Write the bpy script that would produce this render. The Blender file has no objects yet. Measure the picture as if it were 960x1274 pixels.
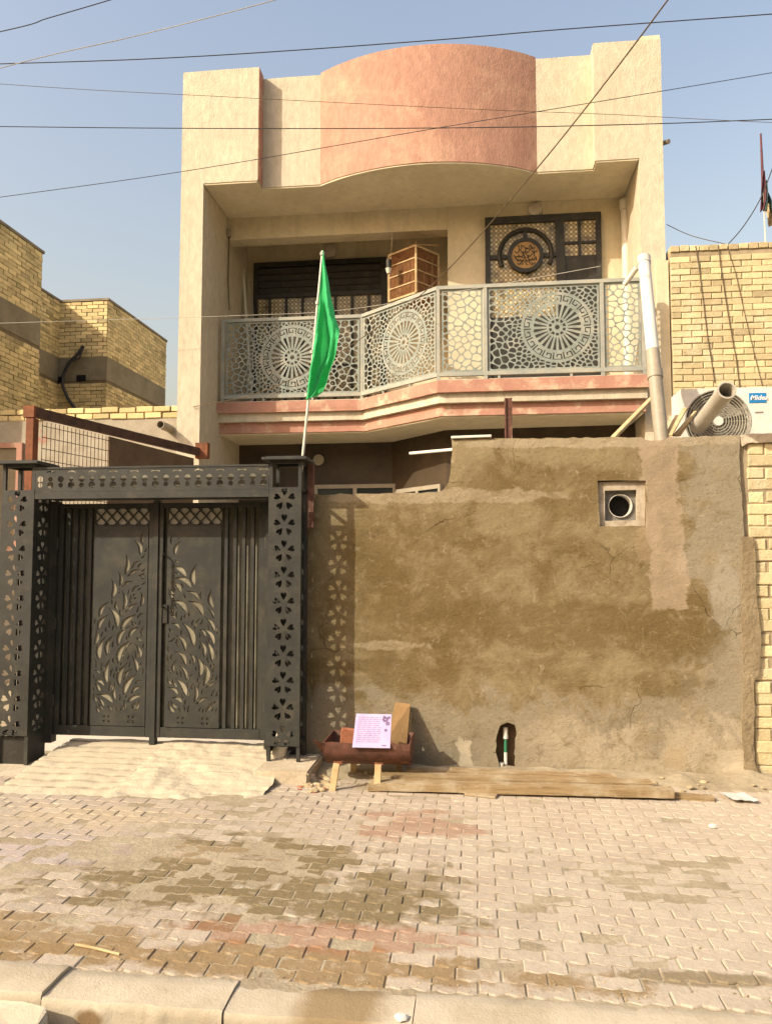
import bpy, bmesh, math, random
from mathutils import Vector, Matrix, noise
random.seed(7)
S = bpy.context.scene
COL = S.collection
R = random.random
def U(a, b): return random.uniform(a, b)

# ------------------------------------------------------------------ camera
F = 960.0; YAW = math.radians(6.6); PIT = math.radians(3.8); HC = 1.45
def ray(px, py):
    x = (px-480)/F; y = (637-py)/F
    fw = math.cos(PIT)-y*math.sin(PIT); up = math.sin(PIT)+y*math.cos(PIT)
    return Vector((x*math.cos(YAW)-fw*math.sin(YAW), x*math.sin(YAW)+fw*math.cos(YAW), up))
def PY(px, py, Y):
    r = ray(px, py); s = Y/r.y
    return Vector((r.x*s, Y, HC+r.z*s))
def PZ(px, py, z):
    r = ray(px, py); s = (z-HC)/r.z
    return Vector((r.x*s, r.y*s, z))
def PX(px, py, X):
    r = ray(px, py); s = X/r.x
    return Vector((X, r.y*s, HC+r.z*s))
cd = bpy.data.cameras.new('camera'); cam = bpy.data.objects.new('camera', cd); COL.objects.link(cam)
cd.sensor_fit = 'HORIZONTAL'; cd.sensor_width = 36; cd.lens = 36*F/960; cd.clip_end = 2000; cd.clip_start = .05
cam.location = (0, 0, HC)
cam.rotation_euler = (math.pi/2+PIT, 0, YAW)
S.camera = cam

# ------------------------------------------------------------------ materials
class NT:
    def __init__(s, name):
        s.m = bpy.data.materials.new(name); s.m.use_nodes = True
        s.t = s.m.node_tree; s.t.nodes.clear()
        s.out = s.n('ShaderNodeOutputMaterial'); s.b = s.n('ShaderNodeBsdfPrincipled')
        s.l(s.b.outputs[0], s.out.inputs[0])
        s.pos = s.n('ShaderNodeNewGeometry').outputs['Position']
    def n(s, k): return s.t.nodes.new(k)
    def l(s, a, b): s.t.links.new(a, b)
    def val(s, sock, v):
        if hasattr(v, 'is_output') or hasattr(v, 'links'): s.l(v, sock)
        else: sock.default_value = v
    def noise(s, scale, detail=4, rough=.6, vec=None, dist=0):
        n = s.n('ShaderNodeTexNoise'); n.inputs['Scale'].default_value = scale
        n.inputs['Detail'].default_value = detail; n.inputs['Roughness'].default_value = rough
        n.inputs['Distortion'].default_value = dist
        s.l(vec or s.pos, n.inputs['Vector']); return n.outputs['Fac']
    def map(s, v, a, b, c=0, d=1):
        n = s.n('ShaderNodeMapRange'); n.inputs[1].default_value = a; n.inputs[2].default_value = b
        n.inputs[3].default_value = c; n.inputs[4].default_value = d; s.val(n.inputs[0], v); return n.outputs[0]
    def mix(s, f, a, b, mode='MIX'):
        n = s.n('ShaderNodeMix'); n.data_type = 'RGBA'; n.blend_type = mode
        s.val(n.inputs[0], f)
        for k, v in ((6, a), (7, b)):
            if isinstance(v, (tuple, list)): n.inputs[k].default_value = (*v[:3], 1)
            else: s.l(v, n.inputs[k])
        return n.outputs[2]
    def math(s, op, a, b=0.0):
        n = s.n('ShaderNodeMath'); n.operation = op; s.val(n.inputs[0], a); s.val(n.inputs[1], b); return n.outputs[0]
    def scaled(s, v):
        n = s.n('ShaderNodeVectorMath'); n.operation = 'MULTIPLY'; s.l(s.pos, n.inputs[0]); n.inputs[1].default_value = v
        return n.outputs[0]
    def blob(s, c, r, edge=.35, nscale=4, namp=.6, det=8, extra=None):
        """soft stain of real shape at world point c with radii r"""
        a = s.n('ShaderNodeVectorMath'); a.operation = 'SUBTRACT'; s.l(s.pos, a.inputs[0]); a.inputs[1].default_value = c
        b = s.n('ShaderNodeVectorMath'); b.operation = 'DIVIDE'; s.l(a.outputs[0], b.inputs[0]); b.inputs[1].default_value = r
        l = s.n('ShaderNodeVectorMath'); l.operation = 'LENGTH'; s.l(b.outputs[0], l.inputs[0])
        d = s.math('ADD', l.outputs['Value'], s.math('MULTIPLY', s.math('SUBTRACT', s.noise(nscale, det, .68, None, .6), .5), namp*2.6))
        if extra is not None: d = s.math('ADD', d, extra)
        return s.map(d, 1-edge, 1+edge, 1, 0)
    def bump(s, h, dist, strength=1, prev=None):
        n = s.n('ShaderNodeBump'); n.inputs['Distance'].default_value = dist; n.inputs['Strength'].default_value = strength
        s.l(h, n.inputs['Height'])
        if prev is not None: s.l(prev, n.inputs['Normal'])
        return n.outputs[0]
    def fin(s, col, rough=.85, nrm=None, metal=0, spec=.3):
        s.val(s.b.inputs['Base Color'], (*col, 1) if isinstance(col, tuple) else col)
        s.val(s.b.inputs['Roughness'], rough); s.b.inputs['Metallic'].default_value = metal
        s.b.inputs['Specular IOR Level'].default_value = spec
        if nrm is not None: s.l(nrm, s.b.inputs['Normal'])
        return s.m
def mul(c, k): return tuple(min(1, x*k) for x in c)
def mat(name, c, c2=None, scale=3, lo=.4, hi=.62, rough=.85, bumps=((40, .002),), metal=0, tint=0, dust=None, spec=.3, stretch=None, fine=.12, streak=0):
    t = NT(name)
    vec = t.scaled(stretch) if stretch else None
    col = t.mix(t.map(t.noise(scale, 5, .65, vec), lo, hi), c, c2 or mul(c, .75))
    col = t.mix(t.map(t.noise(scale*11, 4, .6, vec), .35, .7, 0, fine*2), col, mul(c, .45))
    if tint:
        a = t.n('ShaderNodeAttribute'); a.attribute_name = 'tint'
        col = t.mix(tint, col, t.mix(a.outputs['Fac'], mul(c, .35), mul(c, 1.45)), 'MIX')
    if streak:
        col = t.mix(t.map(t.noise(1, 6, .7, t.scaled((7, 7, .35))), .5, .72, 0, streak), col, mul(c, .5))
        col = t.mix(t.map(t.noise(1, 6, .75, t.scaled((19, 19, .8))), .56, .75, 0, streak), col, mul(c, .6))
    if dust: col = t.mix(t.map(t.noise(dust[1], 5, .7), dust[2], dust[3]), col, dust[0])
    nrm = None
    for sc, d in bumps: nrm = t.bump(t.noise(sc, 4, .6, vec if stretch else None), d, 1, nrm)
    return t.fin(col, rough, nrm, metal, spec)

M = {}
M['cream'] = mat('cream_stucco', (.61, .54, .40), (.55, .48, .345), 1.3, streak=.2, bumps=((48, .007), (9, .006)), stretch=(1, 1, .45), fine=.2)
M['cream_plain'] = mat('cream_render', (.71, .615, .425), (.60, .515, .34), 1.1, streak=.3, bumps=((30, .003), (4, .006)))
M['pink'] = mat('pink_stucco', (.49, .275, .195), (.43, .235, .165), 1.6, streak=.2, bumps=((48, .007), (8, .005)), stretch=(1, 1, .45), fine=.2, dust=((.56, .36, .24), 2.2, .5, .75))
M['pinktrim'] = mat('pink_trim', (.47, .25, .175), (.41, .21, .145), 3, dust=((.62, .50, .34), 3.5, .52, .72))
M['soffit'] = mat('soffit_plaster', (.76, .675, .475), (.67, .585, .40), 1.0, streak=.12, bumps=((6, .006), (40, .002)))
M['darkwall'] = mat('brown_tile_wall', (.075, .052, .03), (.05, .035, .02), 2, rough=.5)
M['gate'] = mat('dark_gate_paint', (.045, .045, .038), (.032, .032, .027), 5, rough=.55, streak=.25, bumps=((90, .0006), (3, .004)), dust=((.085, .074, .048), 6, .5, .85), spec=.3)
M['backing'] = mat('gate_backing_sheet', (.33, .295, .205), (.17, .15, .10), 3.5, lo=.36, hi=.58, rough=.7)
M['rail'] = mat('pale_green_rail_paint', (.27, .30, .262), (.21, .235, .20), 7, rough=.6, dust=((.40, .37, .29), 5, .5, .75))
M['railbar'] = mat('dusty_rail_bar', (.40, .385, .31), (.30, .315, .275), 3, rough=.7)
M['bronze'] = mat('dark_bronze_metal', (.045, .042, .034), (.03, .028, .022), 6, rough=.5, dust=((.10, .085, .05), 8, .55, .85))
M['brick'] = mat('yellow_brick', (.58, .44, .19), (.48, .35, .15), 3, tint=.45, bumps=((60, .004), (14, .006)), fine=.2)
M['brickfar'] = mat('yellow_brick_far', (.66, .52, .255), (.55, .42, .195), 2.2, tint=.55, bumps=((60, .004), (14, .006)), fine=.15, dust=((.30, .225, .11), 1.1, .54, .75))
M['brickpale'] = mat('pale_yellow_brick', (.60, .50, .28), (.55, .42, .24), 2.5, tint=.5, bumps=((60, .005), (16, .008)), fine=.25, dust=((.66, .56, .38), 1.7, .52, .75))
M['mortar'] = mat('brick_mortar', (.20, .155, .085), (.15, .11, .06), 8, bumps=((50, .004),))
M['mortarpale'] = mat('pale_mortar', (.40, .32, .20), (.30, .235, .14), 8, bumps=((50, .004),))
M['concrete'] = mat('grey_concrete_band', (.27, .225, .145), (.20, .165, .10), 2, bumps=((20, .004),))
M['cement'] = mat('pale_cement', (.60, .51, .37), (.47, .385, .26), 4, bumps=((35, .004), (9, .006)), fine=.25)
M['rampcement'] = mat('ribbed_pale_cement', (.50, .43, .305), (.38, .315, .21), 3, tint=.85, bumps=((35, .005), (9, .008)), fine=.25)
M['white'] = mat('white_paint', (.74, .71, .62), (.68, .64, .54), 5, rough=.5, bumps=((60, .0006),))
M['whiteplast'] = mat('white_plaster', (.41, .36, .27), (.33, .28, .20), 4, dust=((.42, .16, .11), 1.9, .62, .68))
M['pvc'] = mat('cream_pvc', (.70, .66, .55), (.62, .56, .44), 4, rough=.4, bumps=((50, .0005),))
M['pvcgrey'] = mat('grey_pvc', (.36, .31, .23), (.30, .26, .19), 4, rough=.5, bumps=((50, .0006),))
M['pvcpale'] = mat('dusty_grey_pvc', (.50, .46, .38), (.42, .38, .30), 4, rough=.5, bumps=((50, .0006),))
M['rust'] = mat('rusty_steel', (.24, .085, .035), (.14, .055, .025), 9, rough=.8, bumps=((60, .002),))
M['darkrust'] = mat('dark_rusted_beam', (.105, .055, .034), (.06, .033, .022), 8, rough=.8, bumps=((60, .002),))
M['redrust'] = mat('red_oxide_steel', (.155, .066, .043), (.085, .04, .027), 9, rough=.7, bumps=((40, .002),), dust=((.35, .24, .15), 12, .56, .8))
M['wood'] = mat('weathered_timber', (.47, .335, .17), (.30, .20, .095), 4, stretch=(1.2, 16, 22), bumps=((14, .006), (40, .003)), dust=((.5, .41, .27), 5, .46, .66), fine=.3)
M['woodpale'] = mat('pale_sawn_wood', (.58, .43, .23), (.45, .31, .15), 14, bumps=((40, .002),))
M['woodred'] = mat('reddish_cane', (.33, .155, .06), (.22, .10, .04), 14, bumps=((40, .002),))
M['plyw'] = mat('plywood_board', (.34, .205, .085), (.25, .15, .06), 6, bumps=((40, .001),))
M['board'] = mat('brown_sheet_panel', (.16, .105, .06), (.12, .075, .042), 4)
M['black'] = mat('black_void', (.008, .007, .006), bumps=())
M['wire'] = mat('black_cable', (.05, .05, .05), bumps=(), rough=.6)
M['wirepale'] = mat('pale_cable', (.5, .47, .4), bumps=(), rough=.6)
M['wirebrown'] = mat('brown_cable', (.12, .085, .045), bumps=(), rough=.6)
M['stone'] = mat('rubble_stone', (.48, .38, .23), (.33, .25, .14), 14, bumps=((30, .006),))
M['redbrick'] = mat('red_brick_chip', (.38, .15, .075), (.27, .1, .05), 14, bumps=((30, .004),))
M['paper'] = mat('grey_white_paper', (.62, .60, .55), (.54, .52, .47), 6)
M['ac'] = mat('white_ac_casing', (.76, .73, .65), (.70, .66, .56), 2, rough=.4, bumps=())
M['acgrille'] = mat('grey_fan_grille', (.42, .385, .30), bumps=(), rough=.5)
M['acdark'] = mat('dark_ac_grey', (.26, .235, .185), bumps=())  # even mid grey for the unit's back panel, fan plate and rating label
M['blue'] = mat('blue_badge', (.02, .22, .50), (.02, .2, .46), bumps=(), rough=.4)
M['text'] = mat('white_badge_letters', (.8, .8, .78), bumps=())
M['gold'] = mat('gilt_disc', (.42, .25, .085), (.34, .20, .065), 12, rough=.45, bumps=())
M['glass'] = None
M['fabricdark'] = mat('faded_red_flag', (.14, .05, .055), (.10, .04, .05), 6)
M['fabricteal'] = mat('teal_flag_cloth', (.05, .10, .09), (.035, .07, .07), 6)
M['fabrictan'] = mat('tan_flag_cloth', (.42, .33, .19), (.3, .22, .12), 12)
M['cap'] = mat('cement_coping', (.24, .20, .14), (.18, .15, .10), 4, bumps=((25, .006),))
M['smear'] = mat('rough_mortar', (.30, .235, .14), (.22, .165, .09), 5, bumps=((14, .012), (50, .006)), fine=.25)
M['ventframe'] = mat('weathered_cream_frame', (.50, .43, .32), (.36, .29, .20), 14, bumps=((40, .003),), dust=((.2, .14, .08), 16, .58, .7))
M['tile'] = mat('pale_bounce_floor', (.62, .56, .45), (.54, .48, .38), 2, rough=.6, bumps=())  # pale tone chosen to bounce light up onto the soffits
M['patch'] = mat('cream_plaster_patch', (.66, .51, .30), (.56, .42, .24), 9, bumps=((35, .004),))
M['patchpink'] = mat('pinkish_new_render', (.44, .305, .175), (.37, .245, .13), 3.5, bumps=((40, .005), (10, .006)), fine=.2)
M['greenpipe'] = mat('green_fitting', (.06, .26, .13), bumps=())

def m_glass():
    t = NT('dark_window_glass')
    return t.fin((.03, .035, .035), .08, None, 0, .8)
M['glass'] = m_glass()
def m_pattern():
    """ornamental cast glass: little pale stars on a yellow brown ground"""
    t = NT('patterned_glass')
    c = t.scaled((15, 15, 15))
    v = t.n('ShaderNodeTexVoronoi'); v.inputs['Scale'].default_value = 1.0; v.inputs['Randomness'].default_value = 0.0
    sx = t.n('ShaderNodeSeparateXYZ'); t.l(c, sx.inputs[0]); cb = t.n('ShaderNodeCombineXYZ')
    t.l(sx.outputs[0], cb.inputs[0]); t.l(sx.outputs[2], cb.inputs[1]); t.l(cb.outputs[0], v.inputs['Vector'])
    ring = t.math('ABSOLUTE', t.math('SUBTRACT', v.outputs['Distance'], .43)); 
    col = t.mix(t.map(ring, .03, .09, 1, 0), (.50, .39, .18), (.08, .062, .034))
    col = t.mix(t.map(v.outputs['Distance'], .17, .22, 1, 0), col, (.74, .64, .42))
    col = t.mix(t.map(t.noise(6), .45, .7), col, (.08, .06, .03))
    return t.fin(col, .3, None, 0, .5)
M['pattern'] = m_pattern()
def m_flag():
    t = NT('green_flag_cloth')
    col = t.mix(t.map(t.noise(4), .4, .7), (.05, .50, .17), (.04, .42, .14))
    w = t.n('ShaderNodeTexNoise'); w.inputs['Scale'].default_value = 300; t.l(t.pos, w.inputs[0])
    m = t.fin(col, .7, t.bump(w.outputs['Fac'], .0006))
    tr = t.n('ShaderNodeBsdfTranslucent'); tr.inputs[0].default_value = (.06, .55, .17, 1)
    mx = t.n('ShaderNodeMixShader'); mx.inputs[0].default_value = .3
    t.l(t.b.outputs[0], mx.inputs[1]); t.l(tr.outputs[0], mx.inputs[2]); t.l(mx.outputs[0], t.out.inputs[0])
    return m
M['flag'] = m_flag()
def m_wall():
    """rough cement render, damp brown in bands, grey-tan where it has dried, strips and patches of newer plaster"""
    t = NT('cement_render_damp_stained')
    brown = (.148, .104, .043); tan = (.275, .215, .118); grey = (.29, .247, .172); pale = (.46, .38, .26)
    sx = t.n('ShaderNodeSeparateXYZ'); t.l(t.pos, sx.inputs[0]); X, Z = sx.outputs[0], sx.outputs[2]
    wisp = t.noise(2.3, 9, .68, t.scaled((1, 1, 1.1)), .7)
    col = t.mix(t.map(wisp, .40, .64), brown, tan)
    n2 = t.math('MULTIPLY', t.math('SUBTRACT', t.noise(2.2, 9, .7, None, .8), .5), 1.5)
    col = t.mix(t.map(t.math('ADD', Z, n2), 2.08, 2.24, 0, .8), col, tan)
    col = t.mix(t.map(t.math('ADD', X, n2), 1.38, 1.52, 0, .85), col, grey)
    low = t.math('ADD', Z, n2)
    col = t.mix(t.map(low, .62, .48, 0, .75), col, grey)
    lowr = t.math('MULTIPLY', t.map(low, .40, .25), t.map(X, .15, .6))
    col = t.mix(t.math('MULTIPLY', lowr, .65), col, pale)
    def st(c, r, k, ns, na, cc=brown, e=.13):
        nonlocal col
        col = t.mix(t.math('MULTIPLY', t.blob(c, r, e, ns, na), k), col, cc)
    st((.45, 5.56, 1.02), (1.05, 1, .17), .75, 2.4, .7)
    st((-.55, 5.56, 1.30), (.62, 1, .52), .55, 2.6, .6)
    st((1.38, 5.56, 1.0), (.36, 1, .24), .85, 3, .6)
    st((.5, 5.56, 1.95), (.6, 1, .22), .6, 2.8, .7)
    st((1.30, 5.56, .62), (.3, 1, .09), .6, 4, .8)
    st((-.62, 5.56, .66), (.6, 1, .10), .7, 4, .8)
    st((.25, 5.56, 1.78), (.26, 1, .14), .7, 5, .7, tan); st((-.60, 5.56, .86), (.3, 1, .03), .4, 6, 1.2, pale); st((1.7, 5.56, 1.25), (.1, 1, .25), .6, 3, .6, (.36, .32, .24))
    st((-.2, 5.56, 1.93), (1.0, 1, .05), .4, 6, 1.0, pale); st((.9, 5.56, 2.31), (1.1, 1, .04), .5, 6, .8, pale)
    col = t.mix(t.map(t.noise(5, 9, .74, None, .5), .52, .64, 0, .6), col, tan)
    col = t.mix(t.map(t.noise(8, 8, .72, t.scaled((1, 1, 1.15)), .6), .55, .66, 0, .5), col, brown)
    col = t.mix(t.map(t.noise(16, 7, .75, None, .8), .58, .70, 0, .5), col, pale)
    col = t.mix(t.map(t.noise(1, 6, .72, t.scaled((26, 26, 2.6))), .60, .74, 0, .14), col, pale)
    col = t.mix(t.map(t.noise(1, 5, .7, t.scaled((5, 5, 30))), .60, .76, 0, .2), col, pale)
    col = t.mix(t.map(t.noise(60, 4, .75), .56, .72, 0, .55), col, (.075, .052, .024))
    wv = t.n('ShaderNodeVectorMath'); wv.operation = 'ADD'; t.l(t.pos, wv.inputs[0])
    nz = t.n('ShaderNodeTexNoise'); nz.inputs['Scale'].default_value = 5; nz.inputs['Detail'].default_value = 5; t.l(t.pos, nz.inputs['Vector'])
    sc_ = t.n('ShaderNodeVectorMath'); sc_.operation = 'SCALE'; sc_.inputs['Scale'].default_value = .22; t.l(nz.outputs['Color'], sc_.inputs[0]); t.l(sc_.outputs[0], wv.inputs[1])
    vo = t.n('ShaderNodeTexVoronoi'); vo.feature = 'DISTANCE_TO_EDGE'; vo.inputs['Scale'].default_value = 1.9; t.l(wv.outputs[0], vo.inputs['Vector'])
    crack = t.math('MULTIPLY', t.map(vo.outputs['Distance'], .002, .007, 1, 0), t.map(t.noise(1.9, 3), .565, .62))
    col = t.mix(t.math('MULTIPLY', crack, .35), col, (.05, .035, .017))
    jx = t.math('MULTIPLY', t.math('SUBTRACT', t.noise(7, 8, .78), .5), .24); jz = t.math('MULTIPLY', t.math('SUBTRACT', t.noise(13, 6, .75, t.scaled((1, 1, 1.001))), .5), .18)
    def strip(x0, x1, z0, z1, cc, k, skew=0):
        """newer plaster with a ragged edge"""
        nonlocal col
        xs = t.math('ADD', t.math('ADD', X, jx), t.math('MULTIPLY', Z, skew)); zs = t.math('ADD', Z, jz)
        m = t.math('MULTIPLY', t.math('MULTIPLY', t.map(xs, x0-.008, x0+.008), t.map(xs, x1+.008, x1-.008)), t.math('MULTIPLY', t.map(zs, z0-.01, z0+.01), t.map(zs, z1+.01, z1-.01)))
        col = t.mix(t.math('MULTIPLY', m, k), col, t.mix(t.map(t.noise(5, 6, .7), .4, .65), cc, mul(cc, .78)))
    for px0, px1, py0, py1, cc, k, sk in PATCH:
        a = PY(px0, py1, 5.56); b = PY(px1, py0, 5.56)
        zc = (a.z+b.z)/2
        strip(a.x+zc*sk, b.x+zc*sk, a.z, b.z, cc, k, sk)
    # trowelled lip of lighter cement along the stepped edge
    h = t.bump(t.noise(4, 4, .5), .012, .7)
    h = t.bump(t.noise(17, 6, .72), .007, .9, h)
    h = t.bump(t.noise(28, 4, .7, t.scaled((.7, 1, 1.3))), .005, .9, h)
    h = t.bump(t.noise(120, 4, .8), .004, 1, h); h = t.bump(t.noise(7, 4, .6, t.scaled((.9, 1, 1.3)), 1.5), .005, .7, h)
    h = t.bump(t.math('SUBTRACT', 1.0, crack), .01, .7, h)
    return t.fin(col, .93, h, 0, .12)
PATCH = [(805, 845, 520, 757, (.40, .31, .21), .72, .055), (570, 587, 921, 953, (.52, .44, .31), .9, 0), (892, 923, 933, 962, (.52, .44, .31), .9, 0), (829, 852, 929, 956, (.40, .315, .19), .8, 0), (790, 806, 655, 700, (.36, .27, .16), .5, 0)]
M['wall'] = m_wall()
def m_paver():
    t = NT('dusty_concrete_pavers')
    a = t.n('ShaderNodeAttribute'); a.attribute_name = 'tint'
    col = t.mix(a.outputs['Fac'], (.33, .272, .21), (.455, .39, .30))
    col = t.mix(t.map(t.noise(1.3, 5, .6), .42, .6, 0, .6), col, (.40, .32, .24))
    dustc = (.485, .415, .315)
    sx = t.n('ShaderNodeSeparateXYZ'); t.l(t.pos, sx.inputs[0])
    col = t.mix(t.map(t.math('ADD', t.noise(3.2, 6, .7), t.math('MULTIPLY', sx.outputs[0], .09)), .42, .68, .1, .8), col, dustc)
    per = t.math('MULTIPLY', t.math('SUBTRACT', a.outputs['Fac'], .5), .9)
    def st(c, r, colr, k, ns=3.5, na=.75):
        nonlocal col
        col = t.mix(t.math('MULTIPLY', t.blob(c, r, .16, ns*1.3, na*1.2, 8, per), k), col, colr)
    damp = (.19, .145, .075); red = (.29, .135, .07)
    st((*PZ(270, 1085, 0).xy, 0), (.74, .40, 1), damp, 1)
    st((*PZ(420, 1125, 0).xy, 0), (.5, .20, 1), damp, .95)
    st((*PZ(480, 1110, 0).xy, 0), (.30, .28, 1), damp, .6)
    st((*PZ(280, 1195, 0).xy, 0), (1.3, .11, 1), (.25, .17, .08), .9)
    st((*PZ(20, 1165, 0).xy, 0), (.5, .18, 1), (.25, .17, .08), .8)
    st((*PZ(520, 1025, 0).xy, 0), (.3, .22, 1), red, .5)
    st((*PZ(420, 1165, 0).xy, 0), (.5, .1, 1), red, .55)
    st((*PZ(220, 1060, 0).xy, 0), (.5, .1, 1), (.45, .33, .2), .3)
    st((*PZ(50, 1060, 0).xy, 0), (.42, .22, 1), (.42, .36, .36), .45)
    st((*PZ(120, 1015, 0).xy, 0), (.5, .16, 1), (.5, .40, .24), .35)
    st((*PZ(880, 1220, 0).xy, 0), (.24, .05, 1), damp, .8)
    col = t.mix(t.map(t.noise(45, 5, .7), .5, .8, 0, .5), col, (.30, .21, .12))
    col = t.mix(t.map(t.noise(16, 5, .7), .55, .72, 0, .5), col, (.55, .465, .35))
    h = t.bump(t.noise(22, 5, .65), .006); h = t.bump(t.noise(120, 3, .7), .002, 1, h)
    return t.fin(col, .92, h, 0, .2)
M['paver'] = m_paver()
M['sand'] = mat('dusty_sand', (.40, .335, .225), (.31, .25, .16), 2.5, bumps=((60, .004), (12, .01)), fine=.2)
M['road'] = mat('dusty_asphalt', (.16, .135, .10), (.11, .095, .07), 1.5, bumps=((90, .004),), dust=((.33, .27, .18), .7, .45, .7))
def m_kerb():
    t = NT('weathered_kerb_concrete')
    col = t.mix(t.map(t.noise(3, 6, .65), .4, .65), (.53, .455, .335), (.43, .36, .25))
    col = t.mix(t.map(t.noise(3, 5, .7, t.scaled((9, 9, 1))), .55, .75, 0, .45), col, (.33, .26, .165))
    col = t.mix(t.blob((*PZ(128, 1250, -.05).xy, -.05), (.05, .3, .03), .25, 9, .3), col, (.24, .155, .08))
    col = t.mix(t.math('MULTIPLY', t.blob((*PZ(430, 1240, -.02).xy, -.05), (.14, .4, .3), .3, 5, .35), .85), col, (.26, .18, .085))
    h = t.bump(t.noise(14, 5, .65), .004); h = t.bump(t.noise(110, 4, .75), .003, 1, h)
    return t.fin(col, .92, h, 0, .15)
M['kerb'] = m_kerb()
def m_purple():
    t = NT('lilac_printed_board')
    w = t.scaled((1, 1, 46)); 
    sx = t.n('ShaderNodeSeparateXYZ'); t.l(t.pos, sx.inputs[0])
    col = t.mix(t.map(t.noise(8), .4, .65), (.41, .345, .53), (.48, .42, .59))
    return t.fin(col, .5, None, 0, .3)
M['lilac'] = m_purple()
M['lilacdark'] = mat('dark_violet_print', (.22, .14, .27), (.16, .1, .2), 20, bumps=())
M['lilacmid'] = mat('faint_violet_print', (.36, .25, .42), (.33, .23, .40), 20, bumps=())

# ------------------------------------------------------------------ mesh helpers
class MB:
    def __init__(s): s.v = []; s.f = []; s.t = []
    def add(s, vs, fs, tint=.5):
        o = len(s.v); s.v += [Vector(v) for v in vs]; s.f += [[i+o for i in f] for f in fs]; s.t += [tint]*len(fs); return s
    def box(s, a, b, tint=.5, rot=None, piv=None):
        x0, y0, z0 = a; x1, y1, z1 = b
        vs = [Vector(p) for p in ((x0,y0,z0),(x1,y0,z0),(x1,y1,z0),(x0,y1,z0),(x0,y0,z1),(x1,y0,z1),(x1,y1,z1),(x0,y1,z1))]
        if rot is not None:
            c = Vector(piv) if piv is not None else (Vector(a)+Vector(b))/2
            vs = [rot @ (v-c)+c for v in vs]
        return s.add(vs, [(0,3,2,1),(4,5,6,7),(0,1,5,4),(1,2,6,5),(2,3,7,6),(3,0,4,7)], tint)
    def bar(s, a, b, w, h=None, tint=.5, up=(0, 0, 1)):
        """rectangular bar from a to b"""
        a = Vector(a); b = Vector(b); h = h or w; d = (b-a).normalized(); u = Vector(up)
        if abs(d.dot(u)) > .98: u = Vector((0, 1, 0))
        x = d.cross(u).normalized()*w/2; y = x.cross(d).normalized()*h/2
        vs = [a-x-y, a+x-y, a+x+y, a-x+y, b-x-y, b+x-y, b+x+y, b-x+y]
        return s.add(vs, [(0,1,2,3),(7,6,5,4),(4,5,1,0),(5,6,2,1),(6,7,3,2),(7,4,0,3)], tint)
    def tube(s, pts, r, n=8, r1=None, caps=True):
        pts = [Vector(p) for p in pts]; rings = []; prev = None
        for i, p in enumerate(pts):
            d = (pts[min(i+1, len(pts)-1)]-pts[max(i-1, 0)]).normalized()
            u = prev if prev is not None else (Vector((0, 0, 1)) if abs(d.z) < .9 else Vector((1, 0, 0)))
            x = d.cross(u).normalized(); y = x.cross(d).normalized(); prev = y
            rr = r if r1 is None else r+(r1-r)*i/(len(pts)-1)
            rings.append([p+(x*math.cos(k*2*math.pi/n)+y*math.sin(k*2*math.pi/n))*rr for k in range(n)])
        vs = [v for g in rings for v in g]; fs = []
        for i in range(len(pts)-1):
            for k in range(n):
                k2 = (k+1) % n; fs.append((i*n+k, i*n+k2, (i+1)*n+k2, (i+1)*n+k))
        if caps: fs += [tuple(range(n))[::-1], tuple((len(pts)-1)*n+k for k in range(n))]
        return s.add(vs, fs)
    def hollow(s, a, b, ro, ri, n=20):
        a = Vector(a); b = Vector(b); d = (b-a).normalized(); u = Vector((0, 0, 1)) if abs(d.z) < .9 else Vector((1, 0, 0))
        x = d.cross(u).normalized(); y = x.cross(d).normalized(); vs = []
        for p, r in ((a, ro), (b, ro), (b, ri), (a, ri)):
            vs += [p+(x*math.cos(k*2*math.pi/n)+y*math.sin(k*2*math.pi/n))*r for k in range(n)]
        fs = []
        for i in range(4):
            for k in range(n):
                k2 = (k+1) % n; j = (i+1) % 4; fs.append((i*n+k, i*n+k2, j*n+k2, j*n+k))
        return s.add(vs, fs)
    def prism(s, poly, z0, z1):
        """plan polygon (x, y) extruded in z"""
        n = len(poly); vs = [(x, y, z0) for x, y in poly]+[(x, y, z1) for x, y in poly]
        fs = [tuple(range(n))[::-1], tuple(range(n, 2*n))]+[(i, (i+1) % n, (i+1) % n+n, i+n) for i in range(n)]
        return s.add(vs, fs)
    def disc(s, c, r, y0, y1, n=28):
        """disc facing -Y"""
        return s.tube([(c[0], y0, c[1]), (c[0], y1, c[1])], r, n)
    def merge(s, me, fn):
        return s.add([fn(v.co) for v in me.vertices], [list(p.vertices) for p in me.polygons])
def wloc(o):
    v = Vector(o.location)
    while o.parent: o = o.parent; v += Vector(o.location)
    return v
def link(name, me, m, parent):
    o = bpy.data.objects.new(name, me); COL.objects.link(o); me.materials.append(m)
    if parent: o.parent = parent
    return o
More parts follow.
